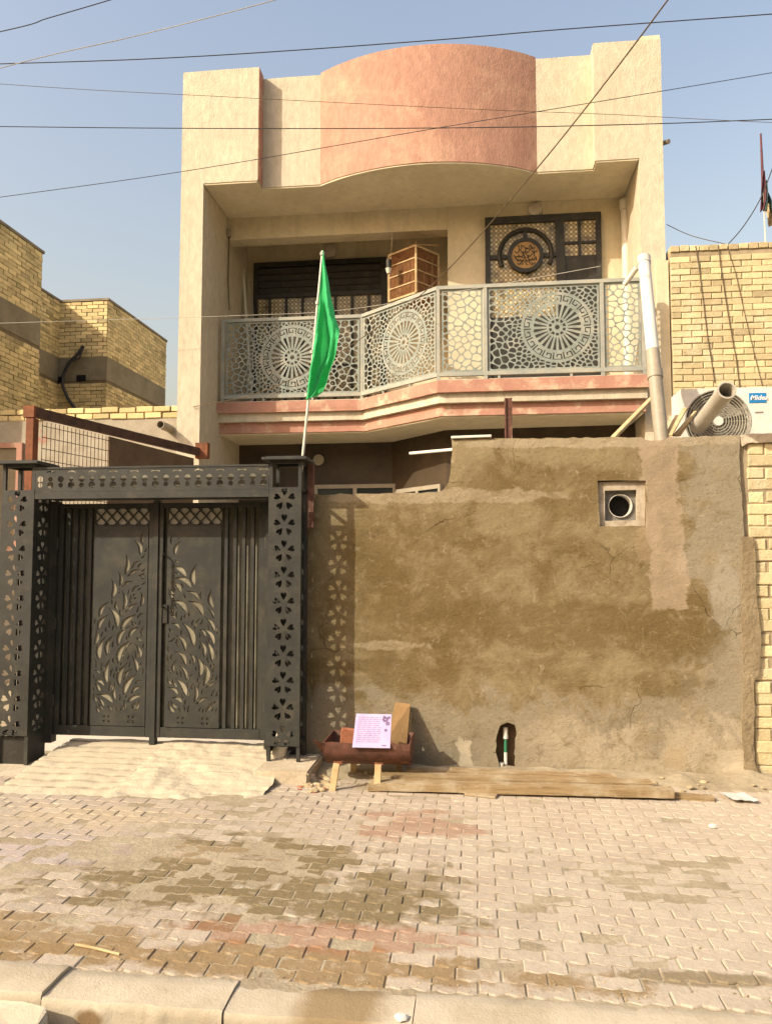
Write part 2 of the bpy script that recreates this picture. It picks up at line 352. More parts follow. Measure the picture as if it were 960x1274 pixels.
def build(mb, name, m, parent=None, bevel=0, smooth=False, seg=1, fix=True, wob=0, step=.12):
    if parent: base = wloc(parent)
    else:
        xs = [v.x for v in mb.v]; ys = [v.y for v in mb.v]; zs = [v.z for v in mb.v]
        base = Vector(((min(xs)+max(xs))/2, (min(ys)+max(ys))/2, min(zs)))
    me = bpy.data.meshes.new(name); me.from_pydata([v-base for v in mb.v], [], mb.f)
    if len(set(mb.t)) > 1:
        a = me.attributes.new('tint', 'FLOAT', 'FACE'); a.data.foreach_set('value', mb.t)
    bm = bmesh.new(); bm.from_mesh(me)
    if fix: bmesh.ops.recalc_face_normals(bm, faces=bm.faces[:])
    if wob:
        for ax in range(3):
            lo = min(v.co[ax] for v in bm.verts); hi = max(v.co[ax] for v in bm.verts); k = lo+step
            while k < hi-step*.3:
                co = [0, 0, 0]; no = [0, 0, 0]; co[ax] = k; no[ax] = 1
                bmesh.ops.bisect_plane(bm, geom=bm.verts[:]+bm.edges[:]+bm.faces[:], plane_co=co, plane_no=no, dist=1e-5); k += step
        for v in bm.verts:
            w = v.co+base; n = noise.noise_vector(w*2.3)*wob+noise.noise_vector(w*8)*wob*.6
            v.co += n
    if bevel: bmesh.ops.bevel(bm, geom=bm.edges[:], offset=bevel, segments=seg, affect='EDGES', clamp_overlap=True)
    bm.to_mesh(me); bm.free()
    if smooth:
        me.polygons.foreach_set('use_smooth', [True]*len(me.polygons))
        try: me.set_sharp_from_angle(angle=math.radians(45))
        except Exception: pass
    o = link(name, me, m, parent)
    if not parent: o.location = base
    return o
def tag(o, label, cat, group=None):
    o['label'] = label; o['category'] = cat
    if group: o['group'] = group
    return o
def thing(name, loc, label, cat, group=None):
    o = bpy.data.objects.new(name, None); COL.objects.link(o); o.location = loc; o.empty_display_size = .1
    return tag(o, label, cat, group)
def struct(o): o['kind'] = 'structure'; return o
def area(p): return sum(p[i][0]*p[(i+1) % len(p)][1]-p[(i+1) % len(p)][0]*p[i][1] for i in range(len(p)))/2
def plate(outer, holes, th):
    """sheet in (u, v) with cut-outs, thickness th along w, as a mesh (u, v, w)"""
    cu = bpy.data.curves.new('tmp', 'CURVE'); cu.dimensions = '2D'; cu.fill_mode = 'BOTH'; cu.extrude = th/2
    for k, pts in enumerate([outer]+list(holes)):
        sp = cu.splines.new('POLY'); sp.points.add(len(pts)-1); sp.use_cyclic_u = True
        for q, p in zip(sp.points, pts): q.co = (p[0], p[1], 0, 1)
    o = bpy.data.objects.new('tmp', cu); COL.objects.link(o)
    dg = bpy.context.evaluated_depsgraph_get(); dg.update()
    me = bpy.data.meshes.new_from_object(o.evaluated_get(dg))
    bpy.data.objects.remove(o); bpy.data.curves.remove(cu)
    return me
def rect(x0, z0, x1, z1): return [(x0, z0), (x1, z0), (x1, z1), (x0, z1)]
def circ(c, r, n=16, a0=0): return [(c[0]+r*math.cos(a0+k*2*math.pi/n), c[1]+r*math.sin(a0+k*2*math.pi/n)) for k in range(n)]
def jag(pts, step, amp):
    out = []
    for i, p in enumerate(pts):
        q = pts[(i+1) % len(pts)]; L = math.hypot(q[0]-p[0], q[1]-p[1]); n = max(1, int(L/step))
        for k in range(n):
            t = k/n; j = 0 if k == 0 else amp
            out.append((p[0]+(q[0]-p[0])*t+U(-j, j), p[1]+(q[1]-p[1])*t+U(-j, j)))
    return out
def chaikin(p, it=2):
    for _ in range(it):
        q = []
        for i in range(len(p)):
            a = p[i]; b = p[(i+1) % len(p)]
            q.append((a[0]*.75+b[0]*.25, a[1]*.75+b[1]*.25)); q.append((a[0]*.25+b[0]*.75, a[1]*.25+b[1]*.75))
        p = q
    return p
def clip(poly, n, c):
    """keep points with p.n >= c"""
    out = []
    for i in range(len(poly)):
        a = poly[i]; b = poly[(i+1) % len(poly)]
        da = a[0]*n[0]+a[1]*n[1]-c; db = b[0]*n[0]+b[1]*n[1]-c
        if da >= 0: out.append(a)
        if (da >= 0) != (db >= 0):
            t = da/(da-db); out.append((a[0]+(b[0]-a[0])*t, a[1]+(b[1]-a[1])*t))
    return out
def hump(p, w):
    """mitred outline of an open polyline of width w"""
    L, Rr = [], []
    for i, a in enumerate(p):
        d0 = Vector(p[i])-Vector(p[i-1]) if i else None
        d1 = Vector(p[i+1])-Vector(p[i]) if i < len(p)-1 else None
        d0 = (d0 or d1).normalized(); d1 = (d1 or d0).normalized()
        n0 = Vector((-d0.y, d0.x)); n1 = Vector((-d1.y, d1.x)); n = (n0+n1)
        n = n/n.length_squared*2*w/2 if n.length > .2 else n0*w/2
        L.append((a[0]+n.x, a[1]+n.y)); Rr.append((a[0]-n.x, a[1]-n.y))
    return L+Rr[::-1]

# ------------------------------------------------------------------ bricks
def bricks(mb, o, u, n, W, H, bl=.239, bh=.0715, pu=.247, pv=.08, out=.014, jit=.002, skip=None, ends=True):
    """courses of single bricks standing proud of a mortar plane: o corner, u along, n outward"""
    o = Vector(o); u = Vector(u); n = Vector(n); up = Vector((0, 0, 1)); rows = int(H/pv)
    for r in range(rows):
        off = -pu/2 if r % 2 else 0
        x = off
        while x < W-.02:
            a = max(0, x); b = min(W, x+bl)
            if b-a > .03 and not (skip and skip((a+b)/2, (r+.5)*pv)):
                z0 = r*pv+U(-jit, jit); z1 = z0+bh+U(-jit, jit); d = out+U(-.4, .4)*out; aa = a+U(0, jit*2); bb = b-U(0, jit*2)
                q = [(aa, z0), (bb, z0+U(-jit, jit)), (bb, z1), (aa, z1+U(-jit, jit))]
                c = .006
                qi = [(aa+c, q[0][1]+c), (bb-c, q[1][1]+c), (bb-c, q[2][1]-c), (aa+c, q[3][1]-c)]
                vs = [o+u*p[0]+up*p[1]-n*.004 for p in q]+[o+u*p[0]+up*p[1]+n*(d-.004) for p in q]+[o+u*p[0]+up*p[1]+n*d for p in qi]
                t = min(1, max(0, random.gauss(.55, .22)))
                fs = [(8, 9, 10, 11)]
                for k in range(4):
                    k2 = (k+1) % 4; fs += [(k, k2, 4+k2, 4+k), (4+k, 4+k2, 8+k2, 8+k)]
                mb.add(vs, fs, t)
            x += pu

# ================================================================== SETTING
g = MB().box((-300, -300, -.6), (300, 300, -.19)); struct(build(g, 'ground', M['sand']))
struct(build(MB().box((-4.0, 5.80, -.188), (2.9, 9.99, -.17)), 'yard', M['tile']))  # unseen pale yard sheet, added to bounce sunlight up onto the soffits
rd = MB().box((-40, -7, -.186), (40, 2.46, -.15)); struct(build(rd, 'road', M['road']))

# pavement: bed of sand and single wavy pavers
KY = 2.72
bed = MB(); nx, ny = 170, 40; X0, X1, Y0, Y1 = -8, 6.5, KY-.06, 5.75
for j in range(ny+1):
    for i in range(nx+1):
        x = X0+(X1-X0)*i/nx; y = Y0+(Y1-Y0)*j/ny
        bed.v.append(Vector((x, y, -.0026+.0045*noise.noise((x*1.7, y*1.7, 3))+.0035*noise.noise((x*7, y*7, 1))-.0012*max(-1, min(1, x*.9)))))
for j in range(ny):
    for i in range(nx):
        a = j*(nx+1)+i; bed.f.append((a, a+1, a+nx+2, a+nx+1)); bed.t.append(.5)
struct(build(bed, 'pavement_bed', M['sand'], smooth=True))
pv = MB(); PW, PH, AMP = .160, .081, .0065
def wave(x): return AMP*math.sin(2*math.pi*x/(PW/2)+.6)
nr = int((5.42-KY)/PH)
for r in range(nr):
    y0 = KY+r*PH
    off = PW/2*(r % 2)
    k0 = int((-6.5)/PW); k1 = int(5.0/PW)
    for k in range(k0, k1):
        a = k*PW+off+.0018+U(-.0012, .0012); b = a+PW-.0036
        cx = (a+b)/2
        if -3.05 < cx < -1.32 and y0 > 4.66: continue
        if y0 > 5.24+.08*noise.noise((cx*2, 0, 0)) and cx > -1.3: continue
        if R() < .006: continue
        N = 9; z = random.gauss(0, .0014)-(.004 if R() < .03 else 0)+.006*noise.noise((cx*.9, y0*.9, 7)); tx = U(-.009, .009); ty = U(-.018, .018); jy = U(-.0015, .0015)
        low = [(a+(b-a)*i/N, y0+.0016+jy+wave(a+(b-a)*i/N)) for i in range(N+1)]
        hi = [(a+(b-a)*i/N, y0+PH-.0016+jy+wave(a+(b-a)*i/N)) for i in range(N, -1, -1)]
        ol = low+hi; cyy = y0+PH/2
        def zz(p, d): return z+d+(p[0]-cx)*tx+(p[1]-cyy)*ty
        inn = [(p[0]+(cx-p[0])*.05, p[1]+(cyy-p[1])*.10) for p in ol]; n = len(ol)
        vs = [(p[0], p[1], zz(p, -.03)) for p in ol]+[(p[0], p[1], zz(p, -.004)) for p in ol]+[(p[0], p[1], zz(p, .001)) for p in inn]
        fs = [tuple(range(2*n, 3*n))]
        for q in range(n):
            q2 = (q+1) % n; fs += [(q, q2, n+q2, n+q), (n+q, n+q2, 2*n+q2, 2*n+q)]
        pv.add(vs, fs, min(1, max(0, random.gauss(.5, .25))))
struct(build(pv, 'pavement', M['paver']))

# kerb stones
kx = [-5.2, -4.2, -3.2, -2.3, PZ(85, 1210, 0).x, PZ(302, 1215, 0).x+.0, PZ(520, 1222, 0).x, .98, 1.9, 2.8, 3.8]
first = True
for i in range(len(kx)-1):
    k = MB(); a, b = kx[i]+.002, kx[i+1]-.002; n = 70
    prof = [(2.515, -.24), (2.516, -.12), (2.517, -.03), (2.519, -.010), (2.526, -.001), (2.58, .001), (2.65, .002), (2.705, -.002), (2.718, -.012), (2.72, -.2)]
    dz = U(-.006, .006); ty = U(-.004, .004)
    if i == 3: dz = .02
    for q in range(n+1):
        x = a+(b-a)*q/n
        for (py, pz) in prof:
            e = .0025*noise.noise((x*5, py*9, pz*9+i))+.002*noise.noise((x*22, py*30, pz*30))-.012*max(0, noise.noise((x*11, py*14, i))-.30)*(1 if -.06 < pz < .0 else .4)+(.008*noise.noise((x*14, py*20, i)) if q in (0, n) else 0)
            k.v.append(Vector((x, py+e+ty, pz+dz+e*.7)))
    m = len(prof)
    for q in range(n):
        for w in range(m-1): k.f.append((q*m+w, (q+1)*m+w, (q+1)*m+w+1, q*m+w+1)); k.t.append(.5)
    k.f += [tuple(range(m)), tuple(n*m+w for w in range(m))[::-1]]; k.t += [.5, .5]
    o = build(k, 'kerb', M['kerb'], smooth=True); struct(o)
struct(build(MB().box((-5.2, 2.526, -.24), (3.8, 2.71, -.0075)), 'kerb_mortar', M['mortarpale']))

# concrete ramp up to the gate, its left half cast with ridges
rm = MB(); nx, ny = 100, 220
xa, xb = -3.06, -1.32
for j in range(ny+1):
    for i in range(nx+1):
        s, t = i/nx, j/ny
        yf = 4.64+.07*noise.noise((s*5, 0, 2))+.045*noise.noise((s*17, 0, 2))+(.10*max(0, s-.72)/.28 if s > .72 else 0)
        y = yf+(5.68-yf)*t
        x = xa+.10*(t)*-0.0+(xb-xa)*s+.018*noise.noise((0, t*6, s*2))
        z = -.012+.128*min(1, t/.93)**.85
        xe = -2.30+.05*noise.noise((t*5, 4, 1))
        if x < xe and .12 < t < .93: z += -.020*max(0, math.cos((y-4.6)/.10*2*math.pi))**4*(1 if noise.noise((x*3, y*9, 5)) > -.35 else .3)
        z += (.010 if x < xe else .020)*noise.noise((x*4, y*4, 0))+(.004 if x < xe else .009)*noise.noise((x*13, y*13, 0))
        if x > xe: z += .006*noise.noise((x*3, y*22, 3))
        rm.v.append(Vector((x, y, z)))
for j in range(ny):
    for i in range(nx):
        a = j*(nx+1)+i; rm.f.append((a, a+1, a+nx+2, a+nx+1)); v_ = rm.v[a]; g_ = max(0, math.cos((v_.y-4.6)/.10*2*math.pi))**3 if (v_.x < -2.30 and .12 < j/ny < .93) else 0; rm.t.append(max(0, .62-.55*g_*(1 if noise.noise((v_.x*3, v_.y*9, 5)) > -.35 else .3)))
rm_o = build(rm, 'ramp', M['rampcement'], smooth=True); struct(rm_o)
# loose soil along the foot of the wall
so = MB(); nx, ny = 120, 14
for j in range(ny+1):
    for i in range(nx+1):
        x = -1.35+(4.2+1.35)*i/nx; t = j/ny; y = 5.14+.06*noise.noise((x*2.2, 1, 0))+(5.56-5.14)*t
        z = -.02+.05*t**.7+.018*noise.noise((x*5, y*5, 2))+.012*noise.noise((x*15, y*15, 2))
        if x > 1.3: z += .035*t*(.5+noise.noise((x*3, y*4, 9)))
        so.v.append(Vector((x, y, z)))
for j in range(ny):
    for i in range(nx):
        a = j*(nx+1)+i; so.f.append((a, a+1, a+nx+2, a+nx+1)); so.t.append(.5)
struct(build(so, 'soil', M['sand'], smooth=True))

# ================================================================== BOUNDARY WALL
WY = 5.56
bw = thing('boundary_wall', (.3, WY+.1, -.1), 'stained brown cement yard wall with a stepped top, right of the dark metal gate', 'wall')
w_out = [(-1.30, -.15), (1.86, -.15)]
edge = [(1.862, .1), (1.856, .3), (1.864, .5), (1.852, .75), (1.846, 1.0), (1.85, 1.3), (1.838, 1.55), (1.836, 1.8), (1.826, 2.05), (1.828, 2.335)]
top = [(1.6, 2.338), (1.42, 2.33), (1.36, 2.335), (1.30, 2.312), (1.2, 2.315), (1.165, 2.338), (.6, 2.342), (.1, 2.346), (-.165, 2.343),
       (-.17, 2.2), (-.175, 2.1), (-.19, 2.03), (-.23, 1.975), (-.4, 1.955), (-.8, 1.958), (-1.30, 1.955)]
outer = w_out+edge+top
outer = jag(outer, .045, .006)
nich = [tuple(PY(*p, WY).xz) for p in ((743, 598), (803, 598), (804, 654), (746, 655))]
mh = [tuple(PY(*p, WY).xz) for p in ((621, 958), (616, 935), (618, 915), (622, 903), (631, 899), (640, 902), (643, 918), (640, 940), (641, 958))]
me = plate(outer, [jag(nich, .05, .004), jag(mh, .03, .006)], .2)
bm = bmesh.new(); bm.from_mesh(me); bmesh.ops.remove_doubles(bm, verts=bm.verts, dist=1e-4)
for ax, lo, hi in ((0, -1.3, 1.86), (1, -.12, 2.33)):
    k = lo+.04
    while k < hi:
        co = [0, 0, 0]; no = [0, 0, 0]; co[ax] = k; no[ax] = 1
        bmesh.ops.bisect_plane(bm, geom=bm.verts[:]+bm.edges[:]+bm.faces[:], plane_co=co, plane_no=no, dist=1e-5); k += .04
base = wloc(bw)
for v in bm.verts:
    x, z, w = v.co; y = WY+.1-w      # w=+.1 is the street side
    if w > 0: y += .006*noise.noise((x*1.6, z*1.6, 0))+.004*noise.noise((x*6, z*6, 4))+.002*noise.noise((x*17, z*17, 4))
    v.co = Vector((x, y, z))-base
bmesh.ops.recalc_face_normals(bm, faces=bm.faces[:])
me2 = bpy.data.meshes.new('render_coat'); bm.to_mesh(me2); bm.free()
me2.polygons.foreach_set('use_smooth', [True]*len(me2.polygons)); me2.set_sharp_from_angle(angle=math.radians(40))
link('rendered_wall', me2, M['wall'], bw)
build(MB().box((mh[0][0]-.04, WY+.085, .0), (mh[4][0]+.12, WY+.13, .36)), 'hole_back', M['board'], bw)
# vent set into the wall
a = PY(743, 598, WY); b = PY(804, 655, WY)
vt = thing('vent_opening', ((a.x+b.x)/2, WY, b.z), 'square cream wooden vent frame with round black duct, set high in the cement wall', 'vent')
fr = plate(rect(a.x+.008, b.z+.008, b.x-.008, a.z-.008), [rect(a.x+.05, b.z+.042, b.x-.055, a.z-.065)], .09)
build(MB().merge(fr, lambda c: Vector((c.x, WY+.075-c.z, c.y))), 'frame', M['ventframe'], vt, bevel=.004)
cx, cz = (a.x+b.x)/2+.0, (a.z+b.z)/2-.012
pn = plate(rect(a.x+.045, b.z+.038, b.x-.05, a.z-.06), [circ((cx, cz), .083, 32)], .01)
build(MB().merge(pn, lambda c: Vector((c.x, WY+.082-c.z, c.y))), 'panel', mat('grey_vent_panel', (.22, .21, .18), bumps=()), vt)
build(MB().hollow((cx, WY+.06, cz), (cx, WY+.19, cz), .083, .079, 32), 'duct_ring', M['white'], vt, smooth=True)
build(MB().disc((cx, cz), .0785, WY+.16, WY+.17), 'duct_back', M['black'], vt)
# water pipe in the broken hole
p0 = PY(629, 955, WY+.05); p1 = PY(629, 905, WY+.05)
wp = thing('water_pipe', (p0.x, p0.y, p0.z), 'short white and green plastic water pipe inside the broken hole at the wall foot', 'pipe')
zz = lambda t: p0.z+(p1.z-p0.z)*t
build(MB().tube([(p0.x, p0.y, zz(0)), (p0.x, p0.y, zz(.38))], .013, 12), 'lower_pipe', M['white'], wp, smooth=True)
build(MB().tube([(p0.x, p0.y, zz(.38)), (p0.x, p0.y, zz(.72))], .012, 12), 'green_pipe', M['greenpipe'], wp, smooth=True)
build(MB().tube([(p0.x, p0.y, zz(.72)), (p0.x, p0.y, zz(.80)), (p0.x, p0.y, zz(.84)), (p0.x, p0.y, zz(1))], .020, 12, .016), 'end_cap', M['white'], wp, smooth=True)
build(MB().tube([(p0.x-.035, p0.y-.02, zz(.0)), (p0.x-.03, p0.y-.02, zz(.13))], .018, 10), 'elbow', M['white'], wp, smooth=True)

# brick wall at the right end
rb = thing('brick_wall', (2.6, WY+.12, -.1), 'yellow brick wall with open joints at the right edge, butting against the cement wall', 'wall')
q = MB(); bricks(q, (1.875, WY+.028, .0), (1, 0, 0), (0, -1, 0), 2.12, 2.30, pv=.0815, bh=.0735, bl=.241, jit=.006, out=.010)
build(q, 'bricks', M['brickpale'], rb)
build(MB().box((1.80, WY+.028, -.15), (4.0, WY+.22, 2.305)), 'mortar', M['mortarpale'], rb)
o = build(MB().merge(plate(jag([tuple(PY(*p, WY).xz) for p in ((921, 541), (930, 540), (990, 538), (990, 549), (930, 551), (923, 555))], .03, .004), [], .24), lambda c: Vector((c.x+.0, WY+.115-c.z, c.y))), 'coping', M['cement'], rb)
sm = [(922, 668), (936, 668), (939, 690), (940, 740), (946, 785), (944, 835), (937, 850), (938, 890), (935, 935), (942, 960), (926, 966), (922, 900), (924, 850), (922, 800), (922, 740)]
o = build(MB().merge(plate(jag([tuple(PY(*p, WY).xz) for p in sm], .03, .005), [], .03), lambda c: Vector((c.x, WY+.006-c.z, c.y))), 'mortar_smear', M['smear'], rb)

# ================================================================== GATE
GF, GL = 5.30, 5.58          # front of the posts, plane of the leaves
sc = GF/5.25
gate = thing('metal_gate', (-2.31, GF, 0), 'dark grey double gate with leaf-shaped cut-outs between flower-pierced posts and a pierced lintel', 'gate')
def heart(c, s, ang):
    pts = []
    for k in range(14):
        t = 2*math.pi*k/14
        x = 16*math.sin(t)**3; y = 13*math.cos(t)-5*math.cos(2*t)-2*math.cos(3*t)-math.cos(4*t)
        x, y = x/17*s*.82, (y+17)/29*s*2.0
        pts.append((c[0]+x*math.cos(ang)-y*math.sin(ang), c[1]+x*math.sin(ang)+y*math.cos(ang)))
    return pts
def flower(c, r, n=5, a0=0.0):
    out = []
    for k in range(n):
        an = a0+k*2*math.pi/n
        cc = (c[0]-math.sin(an)*r*.26, c[1]+math.cos(an)*r*.26)
        out.append(heart(cc, r*.35, an))
    return out
def flip(pts, c): return [(2*c[0]-p[0], p[1]) for p in pts]
def post(x0, x1, zlow, inner):
    lab = 'left post' if inner > 0 else 'right post'
    z0 = 0.0 if inner > 0 else .085
    zt = 1.985
    fl = []; n = 10
    for k in range(n): fl += flower(((x0+x1)/2-.004, zt-.085-k*(zt-zlow-.15)/(n-1)), .082)
    p = build(MB().merge(plate(rect(x0, zlow, x1, zt), fl, .003), lambda c: Vector((c.x, GF-.001-c.z, c.y))), 'gate_post', M['gate'], gate)
    # four angle-iron legs up into the lantern head
    lg = MB()
    for x in (x0+.012, x1-.012):
        for y in (GF+.016, GL-.075): lg.box((x-.012, y-.012, z0), (x+.012, y+.012, 2.175))
    for z in (zlow+.01, 1.972, 2.165):
        lg.box((x0+.024, GF+.006, z-.01), (x1-.024, GF+.026, z+.01)); lg.box((x0+.024, GL-.085, z-.01), (x1-.024, GL-.065, z+.01))
        for x in (x0+.012, x1-.012): lg.box((x-.010, GF+.028, z-.01), (x+.010, GL-.087, z+.01))
    build(lg, 'post_frame', M['gate'], p)
    xs = x1+.0015 if inner > 0 else x0-.0015
    build(MB().box((x0+.026, GF+.03, z0), (x1-.026, GF+.034, zlow-.012)), 'dark_gap_panel', M['bronze'], p) if inner > 0 else None  # dark panel standing in for the shaded gap below the flower plate
    # pierced plate on the side facing the opening, and a plain one on the outer side
    fs = []
    for k in range(n): fs += flower(((GF+.02+GL-.06)/2, zt-.085-k*(zt-zlow-.15)/(n-1)), .075)
    build(MB().merge(plate(rect(GF+.003, .01 if inner > 0 else .12, GL-.05, zt), fs, .003), lambda c: Vector((xs-c.z*inner, c.x, c.y))), 'side_plate', M['gate'], p)
    build(MB().box((x0+.026, GL-.060, .02), (x1-.026, GL-.056, zt)), 'dark_hole_backing', M['gate'], p)  # dark sheet added so the flower holes show black
    build(MB().box((x0-.045, GF-.045, 2.177), (x1+.045, GL-.02, 2.197)).box((x0-.02, GF-.02, 2.1975), (x1+.02, GL-.04, 2.205)), 'cap', M['gate'], p, bevel=.003)
    return p
xl0, xl1, xr0, xr1 = -3.46, -3.205, -1.445, -1.212
post(xl0, xl1, .21, 1); pr = post(xr0, xr1, .19, -1)
build(MB().box((xr1+.004, GL-.105, 1.7), (xr1+.05, GL-.08, 2.17)), 'rusty_upright', M['redrust'], pr)
# lintel: pierced band
zl, zh = PY(42, 612, GF).z, PY(42, 584, GF).z
hs = []; n = 22; L = xr0-xl1
for k in range(n):
    x = xl1+L*(k+.5)/n
    hs.append(circ((x, zl+.048), .025 if k % 2 else .018, 14))
    hs.append(circ((x, zl+.092), .024 if k % 2 == 0 else .018, 14))
    if k % 2: hs.append([(x-.034, zh-.03), (x-.012, zh-.022), (x+.012, zh-.022), (x+.034, zh-.03), (x+.030, zh-.018), (x, zh-.010), (x-.030, zh-.018)])
lt = build(MB().merge(plate(rect(xl1+.003, zl, xr0-.003, zh), hs, .004), lambda c: Vector((c.x, GF+.004-c.z, c.y))), 'lintel', M['gate'], gate)
build(MB().box((xl1+.003, GF-.003, zh+.001), (xr0-.003, GF+.03, zh+.014)).box((xl1+.003, GF+.0, zl-.052), (xr0-.003, GF+.04, zl-.002)), 'lintel_rail', M['gate'], lt)
build(MB().box((xl1+.003, GF+.10, zl-.01), (xr0-.003, GF+.106, zh-.005)), 'lintel_backing', M['backing'], lt)
build(MB().box((xl1+.003, GF+.044, zl-.045), (xr0-.003, GL+.03, zl-.02)), 'canopy', M['gate'], lt)
# leaves
def lpx(px, py): p = PY(px, py, GL); return (p.x, p.z)
def leaf_shape(c, ang, L, W, bend):
    pts = []
    for k in range(9):
        t = k/8; w = W*math.sin(math.pi*min(1, t*1.05)**.75)*(1-.3*t) if 0 < k < 8 else 0
        x = (t-.5)*L; y = bend*math.sin(math.pi*t)*L
        pts.append((x, y, w))
    top_ = [(x, y+w/2) for x, y, w in pts]; bot = [(x, y-w/2) for x, y, w in pts[1:-1]][::-1]
    return [(c[0]+x*math.cos(ang)-y*math.sin(ang), c[1]+x*math.sin(ang)+y*math.cos(ang)) for x, y in top_+bot]
def inside(p, poly):
    r = False
    for i in range(len(poly)):
        a, b = poly[i], poly[i-1]
        if (a[1] > p[1]) != (b[1] > p[1]) and p[0] < (b[0]-a[0])*(p[1]-a[1])/(b[1]-a[1])+a[0]: r = not r
    return r
def plant_holes(x0, x1, z0, z1, side, seed):
    """fronds: leaves in pairs along stems that sweep up and curl towards the meeting edge"""
    rnd = random.Random(seed); shapes = []; occ = []
    W = x1-x0; H = z1-z0
    def P2(u, v): return (x0+W*u if side > 0 else x1-W*u, z0+H*v)
    def try_add(sh, gap=.007):
        if any(not (x0+.010 < p[0] < x1-.010 and z0+.085 < p[1] < z1-.03) for p in sh): return False
        mids = [((sh[i][0]+sh[-i][0])/2, (sh[i][1]+sh[-i][1])/2) for i in range(1, len(sh)//2)]
        pts = sh+[((sh[i][0]+sh[(i+1) % len(sh)][0])/2, (sh[i][1]+sh[(i+1) % len(sh)][1])/2) for i in range(len(sh))]
        if not all((p[0]-q[0])**2+(p[1]-q[1])**2 > gap**2 for p in pts+mids for q in occ): return False
        if any(inside(sh[0], t) or inside(mids[1], t) for t in shapes): return False
        shapes.append(sh); occ.extend(pts+mids); return True
    stems = [[(.50, .09), (.34, .16), (.14, .28), (.07, .45), (.12, .58)],
             [(.52, .09), (.36, .22), (.24, .40), (.30, .58), (.52, .70), (.66, .78)],
             [(.54, .09), (.46, .28), (.46, .44), (.62, .60), (.84, .78), (.90, .90)],
             [(.56, .09), (.58, .24), (.62, .40), (.78, .52), (.96, .62)],
             [(.58, .09), (.72, .16), (.86, .26), (.95, .38)],
             [(.30, .70), (.30, .60), (.42, .52), (.60, .50), (.80, .44), (.84, .36), (.72, .32)]]
    def bez(pl, t):
        k = t*(len(pl)-1); i = min(int(k), len(pl)-2); s_ = k-i
        p0, p1, p2, p3 = pl[max(i-1, 0)], pl[i], pl[i+1], pl[min(i+2, len(pl)-1)]
        return tuple(.5*((2*p1[c])+(p2[c]-p0[c])*s_+(2*p0[c]-5*p1[c]+4*p2[c]-p3[c])*s_*s_+(3*p1[c]-p0[c]-3*p2[c]+p3[c])*s_**3) for c in (0, 1))
    for si, pl in enumerate(stems):
        n = 9 if si < 4 else 6
        for k in range(1, n+1):
            t = k/n
            a = P2(*bez(pl, max(0, t-.03))); b = P2(*bez(pl, min(1, t+.03))); c = P2(*bez(pl, t)); an = math.atan2(b[1]-a[1], b[0]-a[0])
            L = rnd.uniform(.11, .21)*(1.15-.35*t)
            for sg in ((1, -1) if k < n else (0,)):
                for sc2 in (1, .75, .5):
                    aa = an+sg*rnd.uniform(.45, .7); l = L*sc2
                    cc = (c[0]+math.cos(aa)*l*.56-math.sin(an)*sg*.006, c[1]+math.sin(aa)*l*.56+math.cos(an)*sg*.006)
                    if try_add(leaf_shape(cc, aa, l, l*rnd.uniform(.22, .31), -sg*rnd.uniform(.10, .2)+(.15 if sg == 0 else 0))): break
    def flow(u, v): return 1.65+.9*math.sin(u*2.6+.4)*(1-v)-.55*u-.25+.35*math.sin(v*9+u*5)
    for _ in range(5000):
        u, v = rnd.random(), rnd.uniform(.08, .92)
        if v > .50+.42*u: continue
        a = flow(u, v)+rnd.uniform(-.25, .25); a = a if side > 0 else math.pi-a; L = rnd.uniform(.04, .13)
        try_add(leaf_shape(P2(u, v), a, L, L*rnd.uniform(.24, .36), rnd.uniform(-.2, .2)))
        if len(shapes) > 96: break
    return shapes
